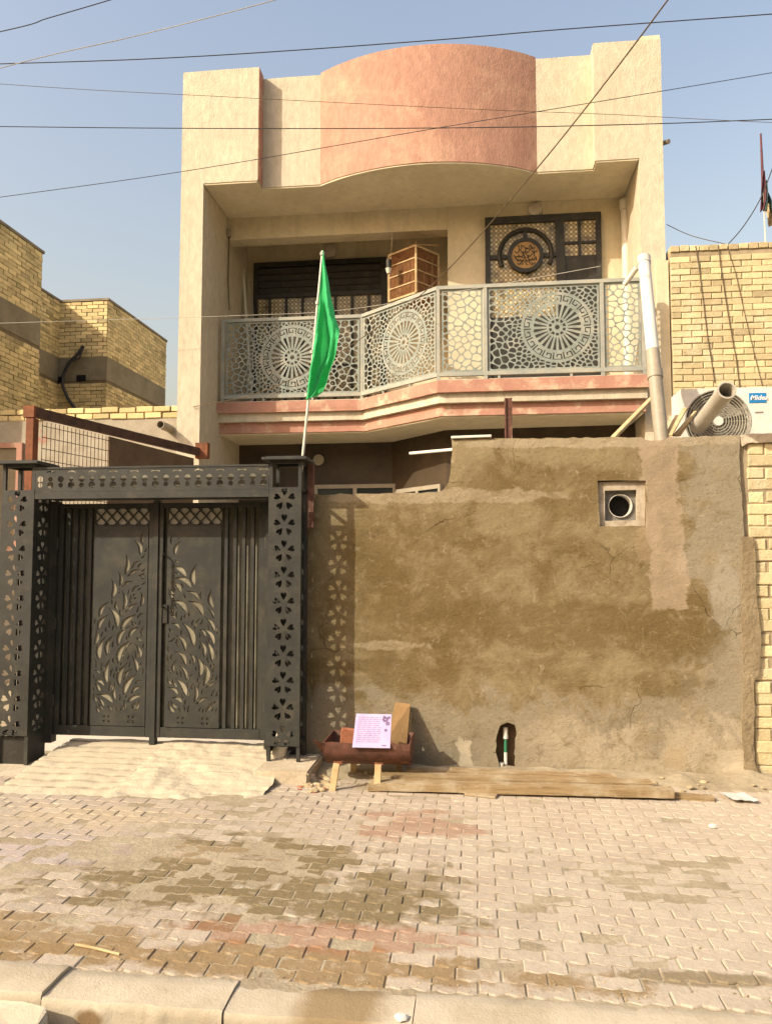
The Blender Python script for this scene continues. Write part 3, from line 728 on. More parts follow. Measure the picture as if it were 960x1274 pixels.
def leaf(pl, pr_, side, bars, seed):
    """side +1: the plant leans to a meeting stile on its right"""
    xL, xR = PY(pl, 770, GL).x, PY(pr_, 770, GL).x
    zt, zb = PY(200, 626, GL).z, PY(200, 919, GL).z+.01
    d = bpy.data.objects
    fr = MB()
    fr.box((xL, GL-.02, zb), (xL+.035, GL+.02, zt)); fr.box((xR-.035, GL-.02, zb), (xR, GL+.02, zt))
    fr.box((xL+.0355, GL-.019, zt-.035), (xR-.0355, GL+.019, zt-.001)); fr.box((xL+.0355, GL-.019, zb+.001), (xR-.0355, GL+.019, zb+.075))
    o = build(fr, 'gate_leaf', M['gate'], gate, bevel=.003)
    if side > 0: p0, p1 = PY(117, 770, GL).x, PY(184, 770, GL).x
    else: p0, p1 = PY(208, 770, GL).x, PY(275, 770, GL).x
    zp1, zp0 = PY(200, 654, GL).z, zb+.08
    hs = plant_holes(p0, p1, zp0, zp1, side, seed)
    for u in (.3, .75): hs += flower((p0+(p1-p0)*u, zp0+.05), .036, 4, .78)
    rr = random.Random(seed+5)
    for k in range(12):
        hs.append(circ((rr.uniform(p0+.03, p1-.03), rr.uniform(zp1-.12, zp1-.03)), .004, 6)) if k % 3 == 0 else None
    build(MB().merge(plate(rect(p0, zp0, p1, zp1), hs, .003), lambda c: Vector((c.x, GL-.022-c.z, c.y))), 'pierced_panel', M['gate'], o)
    build(MB().box((p0+.002, GL-.013, zp0+.002), (p1-.002, GL-.010, zp1-.03)), 'backing_sheet', M['backing'], o)
    build(MB().box((p0+.002, GL-.002, zp1+.002), (p1-.002, GL+.001, zt-.04)), 'lattice_backing', M['pvcpale'], o)
    la = MB(); n = 5; s = (p1-p0)/n; zt2 = zt-.036
    for k in range(-1, n+1):
        for sg in (1, -1):
            a = Vector((p0+s*(k+.5)-sg*s*.75, GL-.012-.004*sg, zp1)); b = Vector((p0+s*(k+.5)+sg*s*.75, GL-.012-.004*sg, zt2))
            for lim, cmpv in ((p0, 1), (p1, -1)):
                if (a.x-lim)*cmpv < 0 and (b.x-lim)*cmpv > 0: a = a+(b-a)*((lim-a.x)/(b.x-a.x))
                elif (b.x-lim)*cmpv < 0 and (a.x-lim)*cmpv > 0: b = b+(a-b)*((lim-b.x)/(a.x-b.x))
            if p0-.001 <= a.x <= p1+.001 and p0-.001 <= b.x <= p1+.001: la.bar(a, b, .007, .010)
    la.box((p0, GL-.014, zp1+.001), (p1, GL-.004, zp1+.010))
    build(la, 'lattice', M['gate'], o)
    for q in bars:
        x = PY(q, 770, GL).x
        build(MB().box((x-.014, GL-.016, zb+.076), (x+.014, GL+.012, zt-.036)), 'upright_bar', M['gate'], o, bevel=.003)
    build(MB().box((xL+.02, GL+.034, zb+.02), (xR-.02, GL+.040, zt-.01)), 'backing_sheet', M['backing'], o)
    return o
def hinges(o, x):
    for z in (.42, 1.0, 1.6): build(MB().tube([(x, GL-.03, z-.045), (x, GL-.03, z+.045)], .013, 10), 'hinge', M['bronze'], o, smooth=True)
ol_ = leaf(72, 190, 1, (84, 93, 102, 111), 3)
ol = leaf(197, 331, -1, (281, 292, 303, 314, 324), 8)
hinges(ol_, PY(72, 770, GL).x-.004); hinges(ol, PY(331, 770, GL).x+.004)
hx = PY(207, 770, GL).x
for xa_, xb_, nm in ((xl1-.01, PY(72, 770, GL).x-.004, 'hinge_stile'), (PY(331, 770, GL).x+.004, xr0+.01, 'hinge_stile'), (PY(190, 770, GL).x+.002, PY(197, 770, GL).x-.002, 'meeting_stile')):
    if xb_ > xa_: build(MB().box((xa_, GL-.03 if nm[0] == 'm' else GL-.045, .11), (xb_, GL+.03, zl-.05)), nm, M['gate'], gate)
build(MB().box((hx-.015, GL-.034, PY(200, 775, GL).z), (hx+.02, GL-.024, PY(200, 752, GL).z)), 'lock_plate', M['bronze'], ol, bevel=.002)
build(MB().tube([(hx-.012, GL-.036, PY(200, 755, GL).z), (hx-.012, GL-.075, PY(200, 755, GL).z), (hx-.012, GL-.075, PY(200, 690, GL).z), (hx-.012, GL-.036, PY(200, 690, GL).z)], .008, 8), 'handle', M['bronze'], ol, smooth=True)

# stone under the right gate post, concrete pad under the left one
p = PY(316, 975, GF-.22); q_ = PY(384, 975, GF-.22)
bl = MB().box((p.x, 5.06, -.02), (q_.x, 5.56, .082)); o = build(bl, 'stone_block', M['cement'], bevel=.012, seg=2); tag(o, 'rough concrete block under the right gate post beside the ramp', 'block')
o = build(MB().box((-3.95, 5.02, -.05), (-3.10, 5.6, -.001+.004)), 'concrete_pad', M['cement'], bevel=.012, seg=2); tag(o, 'pale concrete pad under the left gate post at the ramp edge', 'slab')
# piece of pale pipe standing in the right post
a = PY(346, 948, 5.42); b = PY(352, 905, 5.42)
o = build(MB().hollow((a.x, 5.42, .085), (b.x+.02, 5.44, .34), .05, .044, 18), 'pipe_offcut', M['pvc'], smooth=True); tag(o, 'pale plastic pipe offcut standing inside the foot of the right gate post', 'pipe')

# flag on the gate post
fy = 5.42
fb = PY(372, 612, fy); ft = PY(401, 312, fy)
fp = thing('flag_pole', (fb.x, fy, fb.z), 'thin pale pole leaning up from the right gate post with a limp bright green flag', 'flag')
build(MB().tube([fb, (fb+ft)/2+Vector((.004, 0, 0)), ft], .010, 10, .008), 'pole', M['pvc'], fp, smooth=True)
fl = MB(); nu, nv = 40, 110
prof = [(0, 401, 402.5), (.06, 399.5, 404), (.25, 396.5, 410), (.45, 393, 418), (.56, 390.5, 424.5), (.70, 388, 420), (.85, 384, 411), (.95, 382, 406), (1, 380.5, 398)]
def lerp(t, k):
    for i in range(len(prof)-1):
        if prof[i][0] <= t <= prof[i+1][0]:
            s = (t-prof[i][0])/(prof[i+1][0]-prof[i][0]); s2 = s*s*(3-2*s)
            return prof[i][k]+(prof[i+1][k]-prof[i][k])*(s*.5+s2*.5)
    return prof[-1][k]
for j in range(nv+1):
    t = j/nv
    for i in range(nu+1):
        s = i/nu; xa_, xb_ = lerp(t, 1), lerp(t, 2)
        yb = 312+185*t-(9*s*s*max(0, t-.9)/.1)
        px = xa_+(xb_-xa_)*s
        amp = (xb_-xa_)/36*.085
        dy = amp*(math.sin(s*6.5-t*3.2+.6)*.9+.55*math.sin(s*12+t*5)*(.3+t)+.3*math.sin(s*3-t*9)+.35*noise.noise((s*3.5+t*2, t*7, 1))+.16*noise.noise((s*9, t*16+s*6, 2)))*min(1, s*4)-.02*s
        P = PY(px, yb, fy); fl.v.append(P+Vector((0, dy, 0)))
for j in range(nv):
    for i in range(nu):
        a = j*(nu+1)+i; fl.f.append((a, a+1, a+nu+2, a+nu+1)); fl.t.append(.5)
build(fl, 'flag_cloth', M['flag'], fp, smooth=True)
for t_ in (.02, .35, .68, .97):
    p_ = PY(lerp(t_, 1)+.2, 312+185*t_, fy); build(MB().hollow(p_-Vector((0, 0, .012)), p_+Vector((0, 0, .012)), .016, .0115, 12), 'tie', M['wirepale'], fp)

# ================================================================== HOUSE
HY = 10.0; SO = 6.68
house = thing('house', (-.8, HY, -.19), 'two-storey cream stucco house with a curved pink parapet and a balcony, behind the yard wall', 'house')
HL, HLi, HRi, HR = -4.02, -3.70, 2.15, 2.45
w = build(MB().box((HL, HY, -.19), (HLi, 19, 6.70)), 'side_wall', M['cream'], house)
w = build(MB().box((HRi, HY, -.19), (HR, 19, 6.70)), 'side_wall', M['cream'], house)
arc = []
ax0, ax1, ay, sg = -2.10, .86, 10.21, .43
c_ = ax1-ax0; Rr = (c_*c_/4+sg*sg)/(2*sg); mx = (ax0+ax1)/2; my = ay-sg+Rr; half = math.asin(c_/2/Rr)
def arcp(r, n=40): return [(mx+r*math.sin(-half+2*half*k/n), my-r*math.cos(-half+2*half*k/n)) for k in range(n+1)]
A = arcp(Rr)
rs = [(HLi+.01, 18.9), (HLi+.01, HY+.012), (-2.945, HY+.012), (-2.945, ay+.012)]+[(x, y+.012) for x, y in A]+[(1.605, ay+.012), (1.605, HY+.012), (HRi-.01, HY+.012), (HRi-.01, 18.9)]
roof = build(MB().prism(rs, SO, 6.92), 'roof_slab', M['soffit'], house)
def parapet(a, b, name='parapet', m='cream'): return build(MB().box(a, b), name, M[m], roof, wob=.004, smooth=True)
parapet((HL, HY, 6.701), (-2.93, HY+.62, 8.325)); parapet((-2.929, ay, 6.70), (-2.10, ay+.4, 8.285))
parapet((.862, ay, 6.70), (1.589, ay+.4, 8.285)); parapet((1.59, HY, 6.701), (HR, HY+.62, 8.30))
build(MB().box((2.20, HY+.006, 8.301), (HR-.006, HY+.5, 8.352)), 'coping', M['cream_plain'], roof)
B = arcp(Rr-.16)
cv = MB(); poly = A+B[::-1]
cv.prism([(x, y) for x, y in poly], 6.699, 8.31); build(cv, 'curved_parapet', M['pink'], roof, wob=.003, smooth=True)
build(MB().box((-2.928, HY+.0, 6.72), (-2.922, ay-.001, 8.32)), 'pink_return', M['pinktrim'], roof)
# rear parapets to close the roof
parapet((HL, HY+.621, 6.701), (HL+.2, 19, 7.6)); parapet((HR-.2, HY+.621, 6.701), (HR, 19, 7.6))
# upper storey back walls
YB = 11.05; YL = 12.1; XC = -.37
build(MB().box((XC, YB, 3.62), (HRi, YB+.2, SO)), 'wall', M['cream_plain'], house)
build(MB().box((XC, YB+.2005, 3.62), (XC+.2, YL, SO)), 'wall', M['cream_plain'], house)
build(MB().box((HLi, YL, 3.62), (XC+.2, YL+.2, SO)), 'wall', M['cream_plain'], house)
build(MB().box((HLi, YB+.01, 6.345), (XC-.001, YB+.27, SO-.0005)), 'beam', M['cream_plain'], house)
# balcony slab with three stepped bands
def off(path, d):
    out = []
    for i, p in enumerate(path):
        d0 = (Vector(p)-Vector(path[i-1])).normalized() if i else None
        d1 = (Vector(path[i+1])-Vector(p)).normalized() if i < len(path)-1 else None
        d0 = d0 or d1; d1 = d1 or d0
        n0 = Vector((d0.y, -d0.x)); n1 = Vector((d1.y, -d1.x)); n = n0+n1; n = n/n.length_squared*2
        out.append((p[0]+n.x*d, p[1]+n.y*d))
    return out
RP = [(-3.625, 10.72), (-1.585, 10.72), (-.453, 9.72), (2.10, 9.70)]       # railing line
def slab_poly(d, e): 
    q = off(RP, d); q[0] = (HLi+.003, q[0][1]); q[-1] = (HRi-.003-e, q[-1][1])
    return q+[(HRi-.003-e, YB+.1), (HLi+.003, YL+.1)]
bal = build(MB().prism(slab_poly(-.09, .03), 3.335, 3.49), 'balcony_slab', M['pinktrim'], house, wob=.004, smooth=True)
build(MB().prism(slab_poly(-.02, .02), 3.491, 3.613), 'cream_band', M['cream'], bal, wob=.004, smooth=True)
build(MB().prism(slab_poly(.04, .01), 3.614, 3.77), 'upper_band', M['pinktrim'], bal, wob=.004, smooth=True)
build(MB().prism(slab_poly(-.12, .05), 3.315, 3.334), 'slab_underside', M['soffit'], bal)
build(MB().prism(slab_poly(.0, .02), 3.771, 3.785), 'balcony_bounce_floor', M['tile'], bal)  # pale floor added to bounce light up into the balcony recess
# railing
RB, RT = 3.825, 5.0
rail = build(MB().box((0, 0, 0), (.01, .01, .01)), 'railing', M['railbar'], house); bpy.data.meshes.remove(rail.data) if False else None
def key_wheel(c, r):
    hs = []; n = 18; r0, r1 = r*.745, r*.965
    for k in range(n):
        unit = [(.10, .04), (.10, .96), (.86, .96), (.86, .30), (.44, .30), (.44, .62)]
        hp = hump(unit, .125)
        pts = []
        for i in range(len(hp)):
            a, b = hp[i], hp[(i+1) % len(hp)]; m = max(1, int(abs(b[0]-a[0])/.3))
            pts += [(a[0]+(b[0]-a[0])*j/m, a[1]+(b[1]-a[1])*j/m) for j in range(m)]
        o_ = []
        for u, v in pts:
            th = (k+min(.99, max(.0, u)))/n*2*math.pi; rr = r0+(r1-r0)*min(1, max(0, v)); o_.append((c[0]+rr*math.cos(th), c[1]+rr*math.sin(th)))
        hs.append(o_)
    n = 24
    for k in range(n):
        t0 = (k+.22)/n*2*math.pi; t1 = (k+.78)/n*2*math.pi; ri, ro = r*.30, r*.68
        tm = (t0+t1)/2; g_ = .16/n*2*math.pi
        hs.append([(c[0]+ri*math.cos(tm-g_*.9), c[1]+ri*math.sin(tm-g_*.9)), (c[0]+ro*math.cos(t0), c[1]+ro*math.sin(t0)), (c[0]+ro*math.cos(tm), c[1]+ro*math.sin(tm)),
                   (c[0]+ro*math.cos(t1), c[1]+ro*math.sin(t1)), (c[0]+ri*math.cos(tm+g_*.9), c[1]+ri*math.sin(tm+g_*.9))])
    for k in range(10):
        t0 = (k+.18)/10*2*math.pi; t1 = (k+.82)/10*2*math.pi
        hs.append([(c[0]+q_*r*math.cos(t), c[1]+q_*r*math.sin(t)) for q_, t in ((.17, t0), (.25, t0), (.25, t1), (.17, t1))])
    hs.append(circ(c, r*.07, 12))
    return hs
def cells(x0, z0, x1, z1, wheel=None, smin=.038, smax=.088, web=.0145, seed=1, grow=None):
    rnd = random.Random(seed); P = []; hs = []
    def sp(p):
        if wheel is None: return smax*.8
        d = math.hypot(p[0]-wheel[0][0], p[1]-wheel[0][1])-wheel[1]
        return smin+(smax-smin)*max(0, min(1, d/(grow or .45)))
    for _ in range(9000):
        p = (rnd.uniform(x0, x1), rnd.uniform(z0, z1)); s = sp(p)
        if wheel and math.hypot(p[0]-wheel[0][0], p[1]-wheel[0][1]) < wheel[1]+s*.42: continue
        if all((p[0]-q[0])**2*.75+(p[1]-q[1])**2*1.35 > ((s+t)/2*.95)**2 for q, t in P): P.append((p, s))
    for p, s in P:
        poly = rect(x0, z0, x1, z1)
        for q, t in P:
            if q is p or abs(q[0]-p[0]) > .4 or abs(q[1]-p[1]) > .4: continue
            n = (p[0]-q[0], p[1]-q[1]); L = math.hypot(*n); n = (n[0]/L, n[1]/L); m = ((p[0]+q[0])/2, (p[1]+q[1])/2)
            poly = clip(poly, n, m[0]*n[0]+m[1]*n[1]+web/2)
            if len(poly) < 3: break
        if wheel and len(poly) > 2:
            n = (p[0]-wheel[0][0], p[1]-wheel[0][1]); L = math.hypot(*n); n = (n[0]/L, n[1]/L)
            poly = clip(poly, n, wheel[0][0]*n[0]+wheel[0][1]*n[1]+wheel[1]+web*.6)
        if len(poly) > 2 and abs(area(poly)) > .0006: hs.append(chaikin(poly, 2))
    return hs
def panel(a, b, u0, u1, wheel, seed, smax=.088, mm='rail'):
    """one sheet of the railing between two points of the railing line (fractions u0..u1)"""
    A_ = Vector((*a, 0)); B_ = Vector((*b, 0)); L = (B_-A_).length; d = (B_-A_)/L; n = Vector((d.y, -d.x, 0))
    x0, x1 = L*u0, L*u1; z0, z1 = RB+.05, RT-.05; hs = []; wh = None
    if wheel: wh = ((x0+(x1-x0)*wheel[0], (z0+z1)/2+wheel[2]), wheel[1]); hs += key_wheel(*wh)
    hs += cells(x0+.03, z0+.025, x1-.03, z1-.025, (wh[0], wh[1]+.012) if wh else None, seed=seed, smax=smax)
    fn = lambda c: A_+d*c.x+n*c.z+Vector((0, 0, c.y))
    o = build(MB().merge(plate(rect(x0+.006, z0, x1-.006, z1), hs, .004), fn), 'pierced_panel', M[mm], rail)
    return o
# top and bottom bars plus posts (replaces the placeholder mesh)
rb_ = MB()
for i in range(3):
    a = Vector((*RP[i], 0)); b = Vector((*RP[i+1], 0)); d = (b-a).normalized()
    rb_.bar(a+Vector((0, 0, RT-.022))+d*.001, b+Vector((0, 0, RT-.022))-d*.001, .05, .045)
    rb_.bar(a+Vector((0, 0, RB+.024))+d*.001, b+Vector((0, 0, RB+.024))-d*.001, .05, .05)
def rp(i, u, z): a = Vector((*RP[i], 0)); b = Vector((*RP[i+1], 0)); p = a+(b-a)*u; p.z = z; return p
stops = [(0, 0.0), (0, 1.0), (1, 1.0), (2, .235), (2, .80), (2, .995)]
for i, u in stops:
    rb_.bar(rp(i, u, 3.77), rp(i, u, RT+.002), .045, .045)
for i in range(3):
    for u in (.3, .65): rb_.bar(rp(i, u, 3.77), rp(i, u, RB), .03, .03)
wl = wloc(rail.parent)
me = bpy.data.meshes.new('railing'); me.from_pydata([v-wl for v in rb_.v], [], rb_.f); me.materials.append(M['railbar'])
rail.location = (0, 0, 0); rail.data = me
panel(RP[0], RP[1], .02, .985, (.50, .45, .0), 4)
panel(RP[1], RP[2], .02, .975, (.58, .42, .0), 5)
panel(RP[2], RP[3], .015, .225, None, 6, smax=.10)
panel(RP[2], RP[3], .245, .79, (.625, .43, .0), 7)
panel(RP[2], RP[3], .81, .985, None, 8, smax=.095)
# balcony door of patterned glass with a gilt roundel
a = PY(603, 273, YB); b = PY(746, 275, YB); DT = a.z; DL, DRt = a.x, b.x; DB = 3.79
dr = build(MB().merge(plate(rect(DL, DB, DRt, DT), [rect(DL+.07, DB+.08, DL+(DRt-DL)*.63, DT-.10), rect(DL+(DRt-DL)*.68, DB+.08, DRt-.07, DT-.10)], .07), lambda c: Vector((c.x, YB-.037-c.z, c.y))), 'balcony_door', M['bronze'], house, bevel=.004)
zmid = 4.98
build(MB().box((DL+.04, YB-.03, zmid), (DL+(DRt-DL)*.66, YB-.012, DT-.07)), 'glazing', M['pattern'], dr)
build(MB().box((DL+.065, YB-.05, DB+.07), (DL+(DRt-DL)*.635, YB-.013, zmid-.002)), 'dark_lower_panel', M['bronze'], dr)  # dark panel put in for the unlit lower part of the door
xl, xr = DL+(DRt-DL)*.68, DRt-.07; zq = PY(700, 320, YB).z
build(MB().box((xl-.02, YB-.03, zq), (xr+.02, YB-.012, DT-.07)), 'glazing', M['pattern'], dr)
build(MB().box((xl-.005, YB-.052, DB+.07), (xr+.005, YB-.013, zq-.001)), 'dark_lower_panel', M['bronze'], dr)
cr = MB(); xm = (xl+xr)/2; zc = PY(720, 303, YB).z
cr.box((xm-.02, YB-.06, zq), (xm+.02, YB-.031, DT-.09)).box((xl, YB-.058, zc-.018), (xr, YB-.0315, zc+.018))
build(cr, 'cross_bars', M['bronze'], dr)
mc = PY(653, 320, YB)
build(MB().hollow((mc.x, YB-.10, mc.z), (mc.x, YB-.032, mc.z), .255, .20, 40), 'roundel_ring', M['bronze'], dr, smooth=True)
gd = build(MB().disc((mc.x, mc.z), .20, YB-.085, YB-.033, 40), 'gilt_roundel', M['gold'], dr)
cal = MB()
rs_ = random.Random(12)
for row, zz_ in enumerate((.115, .06, .0, -.06, -.115)):
    hw = math.sqrt(max(0, .175**2-zz_**2)); x = -hw+.012
    while x < hw-.03:
        L = rs_.uniform(.035, .075); L = min(L, hw-x)
        k = rs_.choice((0, 1, 2, 3)); pts = []
        for q in range(9):
            t = q/8
            if k == 0: pts.append((x+L*t, zz_-.028*math.sin(math.pi*t)+.018*t))
            elif k == 1: pts.append((x+L*.5+L*.45*math.cos(2.6+t*4), zz_+.022*math.sin(2.6+t*4)))
            elif k == 2: pts.append((x+L*.4+.008*math.sin(t*4), zz_-.025+.055*t))
            else: pts.append((x+L*t, zz_+.02-.04*t+.014*math.sin(t*6)))
        pts = [p for p in pts if math.hypot(*p) < .185]
        if len(pts) > 2: cal.tube([(mc.x+p[0], YB-.088, mc.z+p[1]) for p in pts], .0062, 5)
        if rs_.random() < .5: cal.tube([(mc.x+x+L*.5-.006, YB-.088, mc.z+zz_+.034), (mc.x+x+L*.5+.006, YB-.088, mc.z+zz_+.028)], .006, 5)
        x += L*.85
build(cal, 'calligraphy', M['bronze'], gd)
ar = MB(); pts = [(mc.x+.37*math.cos(t), YB-.05, mc.z+.02+.37*math.sin(t)) for t in [math.radians(-25+230*k/30) for k in range(31)]]
ar.tube(pts, .034, 8); ar.box((DL+.06, YB-.06, mc.z-.03), (mc.x-.26, YB-.031, mc.z+.03)).box((mc.x+.26, YB-.06, mc.z-.03), (DL+(DRt-DL)*.64, YB-.031, mc.z+.03))
ar.box((mc.x-.03, YB-.06, mc.z+.26), (mc.x+.03, YB-.0305, mc.z+.36))
build(ar, 'arch_bars', M['bronze'], dr, smooth=True)
# left window: dark louvres over patterned glass
a = PY(317, 329, YL); b = PY(480, 326, YL); lx0, lx1, lz = a.x, b.x, a.z
lw = build(MB().merge(plate(rect(lx0, 3.79, lx1, lz), [rect(lx0+.07, 3.87, lx1-.07, lz-.08)], .07), lambda c: Vector((c.x, YL-.037-c.z, c.y))), 'balcony_window', M['bronze'], house, bevel=.004)
zs = PY(400, 366, YL).z
lv = MB()
for k in range(4):
    z = lz-.11-k*(lz-zs-.1)/4
    lv.box((lx0+.075, YL-.06, z-.085), (lx1-.075, YL-.045, z), rot=Matrix.Rotation(.35, 3, 'X'))
build(lv, 'louvres', M['bronze'], lw)
build(MB().box((lx0+.06, YL-.028, zs), (lx1-.06, YL-.004, lz-.06)), 'louvre_back', M['darkwall'], lw)
build(MB().box((lx0+.06, YL-.03, 3.85), (lx1-.06, YL-.006, zs-.05)), 'glazing', M['pattern'], lw)
mb_ = MB().box((lx0+.071, YL-.065, zs-.05), (lx1-.071, YL-.032, zs+.02))
for k in range(1, 8):
    x = lx0+(lx1-lx0)*k/8; mb_.box((x-.02, YL-.06, 3.87), (x+.02, YL-.031, zs-.051))
mb_.box((lx0+.071, YL-.0585, 4.6), (lx1-.071, YL-.0315, 4.65)); build(mb_, 'glazing_bars', M['bronze'], lw)
# round wall lights
for (px, py, r, yy) in ((411, 313, 9.5, YL), (665, 262, 10.5, YB)):
    c = PY(px, py, yy); rr = r/960*yy*1.0
    L_ = build(MB().tube([(c.x, yy-.02, c.z), (c.x, yy+.001, c.z)], rr, 32), 'wall_light', M['white'], house, smooth=True)
    dm = MB(); rings = [(rr*.93, -.0205), (rr*.9, -.045), (rr*.75, -.065), (rr*.4, -.078), (rr*.05, -.08)]
    for k in range(len(rings)-1): 
        vs = [(c.x+q*math.cos(t), yy+y, c.z+q*math.sin(t)) for q, y in rings[k:k+2] for t in [2*math.pi*j/32 for j in range(32)]]
        dm.add(vs, [(j, (j+1) % 32, 32+(j+1) % 32, 32+j) for j in range(32)])
    build(dm, 'shade', mat('opal_lamp_shade', (.60, .52, .40), bumps=(), rough=.4), L_, smooth=True)
# balcony downpipe
a = PY(777, 240, YB-.09)
dp = build(MB().tube([(a.x, YB-.09, 3.775), (a.x, YB-.09, 6.45)], .062, 18), 'downpipe', M['pvc'], house, smooth=True)
build(MB().tube([(a.x, YB-.09, 6.45), (a.x, YB-.09, 6.60)], .078, 18), 'socket', M['pvc'], dp, smooth=True)
# junction box and cable at the left column
a = PX(285, 290, HLi+.03)
jb = build(MB().box((HLi+.001, a.y-.05, a.z-.06), (HLi+.06, a.y+.05, a.z+.05)), 'junction_box', M['pvcgrey'], house, bevel=.004)
build(MB().tube([(HLi+.03, a.y, a.z-.06), (HLi+.02, a.y+.02, a.z-.35), (HLi+.03, a.y-.02, a.z-.75), (HLi+.06, a.y-.03, a.z-1.2)], .009, 6), 'cable', M['wirebrown'], jb)
# ground floor
gw = [(HLi, 11.78), (-1.26, 11.72), (-.40, 10.75), (2.15, 10.6)]
gwm = MB()
for i in range(3):
    a, b = Vector((*gw[i], 0)), Vector((*gw[i+1], 0)); d = (b-a).normalized(); n = Vector((-d.y, d.x, 0))*.15
    gwm.add([a+Vector((0,0,-.19)), b+Vector((0,0,-.19)), b+n+Vector((0,0,-.19)), a+n+Vector((0,0,-.19)), a+Vector((0,0,3.313)), b+Vector((0,0,3.313)), b+n+Vector((0,0,3.313)), a+n+Vector((0,0,3.313))],
            [(0,1,5,4),(2,3,7,6),(4,5,6,7),(0,3,2,1),(1,2,6,5),(3,0,4,7)])
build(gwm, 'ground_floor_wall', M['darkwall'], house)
def gwin(i, u0, u1, zt, name='ground_floor_window'):
    a, b = Vector((*gw[i], 0)), Vector((*gw[i+1], 0)); L = (b-a).length; d = (b-a)/L; n = Vector((d.y, -d.x, 0))
    fn = lambda c: a+d*c.x+n*(c.z+.03)+Vector((0, 0, c.y))
    x0, x1 = L*u0, L*u1; xm = (x0+x1)/2
    o = build(MB().merge(plate(rect(x0, 1.2, x1, zt), [rect(x0+.05, 1.26, xm-.03, zt-.06), rect(xm+.03, 1.26, x1-.05, zt-.06)], .056), fn), name, M['pvcgrey'], house)  # white frames coloured grey to imitate shade
    build(MB().merge(plate(rect(x0+.03, 1.24, x1-.03, zt-.04), [], .02), lambda c: fn(Vector((c.x, c.y, c.z-.012)))), 'pane', M['glass'], o)
u = lambda px: (PY(px, 605, 11.74).x-gw[0][0])/(gw[1][0]-gw[0][0])
gwin(0, u(392), u(493), PY(440, 603, 11.74).z); gwin(1, .12, .95, 2.56)
a = PY(396, 572, 11.7); c = build(MB().tube([(a.x, 11.70, a.z), (a.x, 11.76, a.z)], .085, 24), 'wall_light', M['pvcgrey'], house, smooth=True)
# camera on the right corner
a = PY(829, 178, HY+.15)
sc_ = thing('security_camera', (HR, HY+.15, a.z), 'tiny grey security camera on the upper right corner of the house', 'camera')
build(MB().tube([(HR+.002, HY+.15, a.z+.02), (HR+.05, HY+.14, a.z+.01)], .012, 8), 'bracket', M['pvcgrey'], sc_)
build(MB().tube([(HR+.02, HY+.17, a.z+.01), (HR+.085, HY+.05, a.z-.03)], .03, 12), 'body', M['pvcgrey'], sc_, smooth=True)

# things on the balcony: cage, poles
ct = PY(514, 298, 10.85); cb_ = PY(512, 366, 10.85)
cg = thing('bird_cage', (ct.x-.02, 11.2, cb_.z), 'reddish cane bird cage hanging on the balcony wall left of the patterned door', 'cage')
WX, WD, HZ = .54, .50, (ct.z-cb_.z)*.86
RZ = Matrix.Rotation(math.radians(-38), 3, 'Z'); cO = Vector((ct.x-.02, 11.15, cb_.z))
class CB(MB):
    def bar(s, a, b, w, h=None): 
        return MB.bar(s, cO+RZ@Vector(a), cO+RZ@Vector(b), w, h)
fr = CB(); hx_, hy_ = WX/2, WD/2
for x in (-hx_, hx_):
    for y in (-hy_, hy_): fr.bar((x, y, 0), (x, y, HZ), .03)
for k in range(5):
    z = HZ*k/4
    for y in (-hy_, hy_): fr.bar((-hx_, y, z), (hx_, y, z), .016 if 0 < k < 4 else .026)
    for x in (-hx_, hx_): fr.bar((x, -hy_, z), (x, hy_, z), .016 if 0 < k < 4 else .026)
build(fr, 'frame', M['woodpale'], cg)
sl = CB(); n = 20
for k in range(1, n):
    for y in (-hy_+.008, hy_-.008): sl.bar((-hx_+WX*k/n, y, 0), (-hx_+WX*k/n, y, HZ), .012)
    for x in (-hx_+.008, hx_-.008): sl.bar((x, -hy_+WD*k/n, 0), (x, -hy_+WD*k/n, HZ), .012)
build(sl, 'slats', M['woodred'], cg)
bo = CB(); bo.bar((0, -hy_+.02, -.018), (0, hy_-.02, -.018), WX-.04, .012); bo.bar((0, -hy_, HZ+.02), (0, hy_, HZ+.02), WX, .012)
bo.bar((-hx_+.04, 0, HZ*.5), (hx_-.04, 0, HZ*.5), .012, HZ*.9)
build(bo, 'boards', M['woodred'], cg)
hg = CB(); hg.bar((-.05, .0, HZ+.02), (-.12, .05, HZ+.22), .014); hg.bar((.06, .0, HZ+.02), (-.01, .06, HZ+.24), .014); hg.bar((-.12, .05, HZ+.22), (.2, .34, HZ+.2), .014)
build(hg, 'hangers', M['woodpale'], cg)
for (pa, pb, r, lab) in (((302, 335), (315, 470), .025, 'thicker pale pole leaning in the left corner of the balcony'), ((312, 350), (322, 470), .016, 'thin grey stick leaning beside the thicker pole in the balcony corner')):
    a = PY(*pa, 11.9); b = PY(*pb, 11.55); b.z = 3.77
    o = build(MB().tube([b, a], r, 10), 'pole', M['pvc'] if r > .02 else M['pvcgrey'], smooth=True); tag(o, lab, 'pole')
a = PY(482, 318, 10.7)
lb = thing('light_bulb', (a.x, 10.85, a.z), 'dark green hanging lamp bulb beside the bird cage', 'bulb')
build(MB().tube([(a.x, 10.85, a.z+.0), (a.x, 10.85, a.z-.13)], .04, 12), 'holder', M['bronze'], lb, smooth=True)
build(MB().tube([(a.x, 10.85, a.z-.13), (a.x, 10.85, a.z-.16), (a.x, 10.85, a.z-.2)], .05, 12, .03), 'bulb', M['pvc'], lb, smooth=True)
build(MB().tube([(a.x, 10.85, a.z), (a.x+.02, 10.95, a.z+.05), (a.x+.03, 11.06, 6.34)], .003, 6), 'flex', M['cream_plain'], lb)

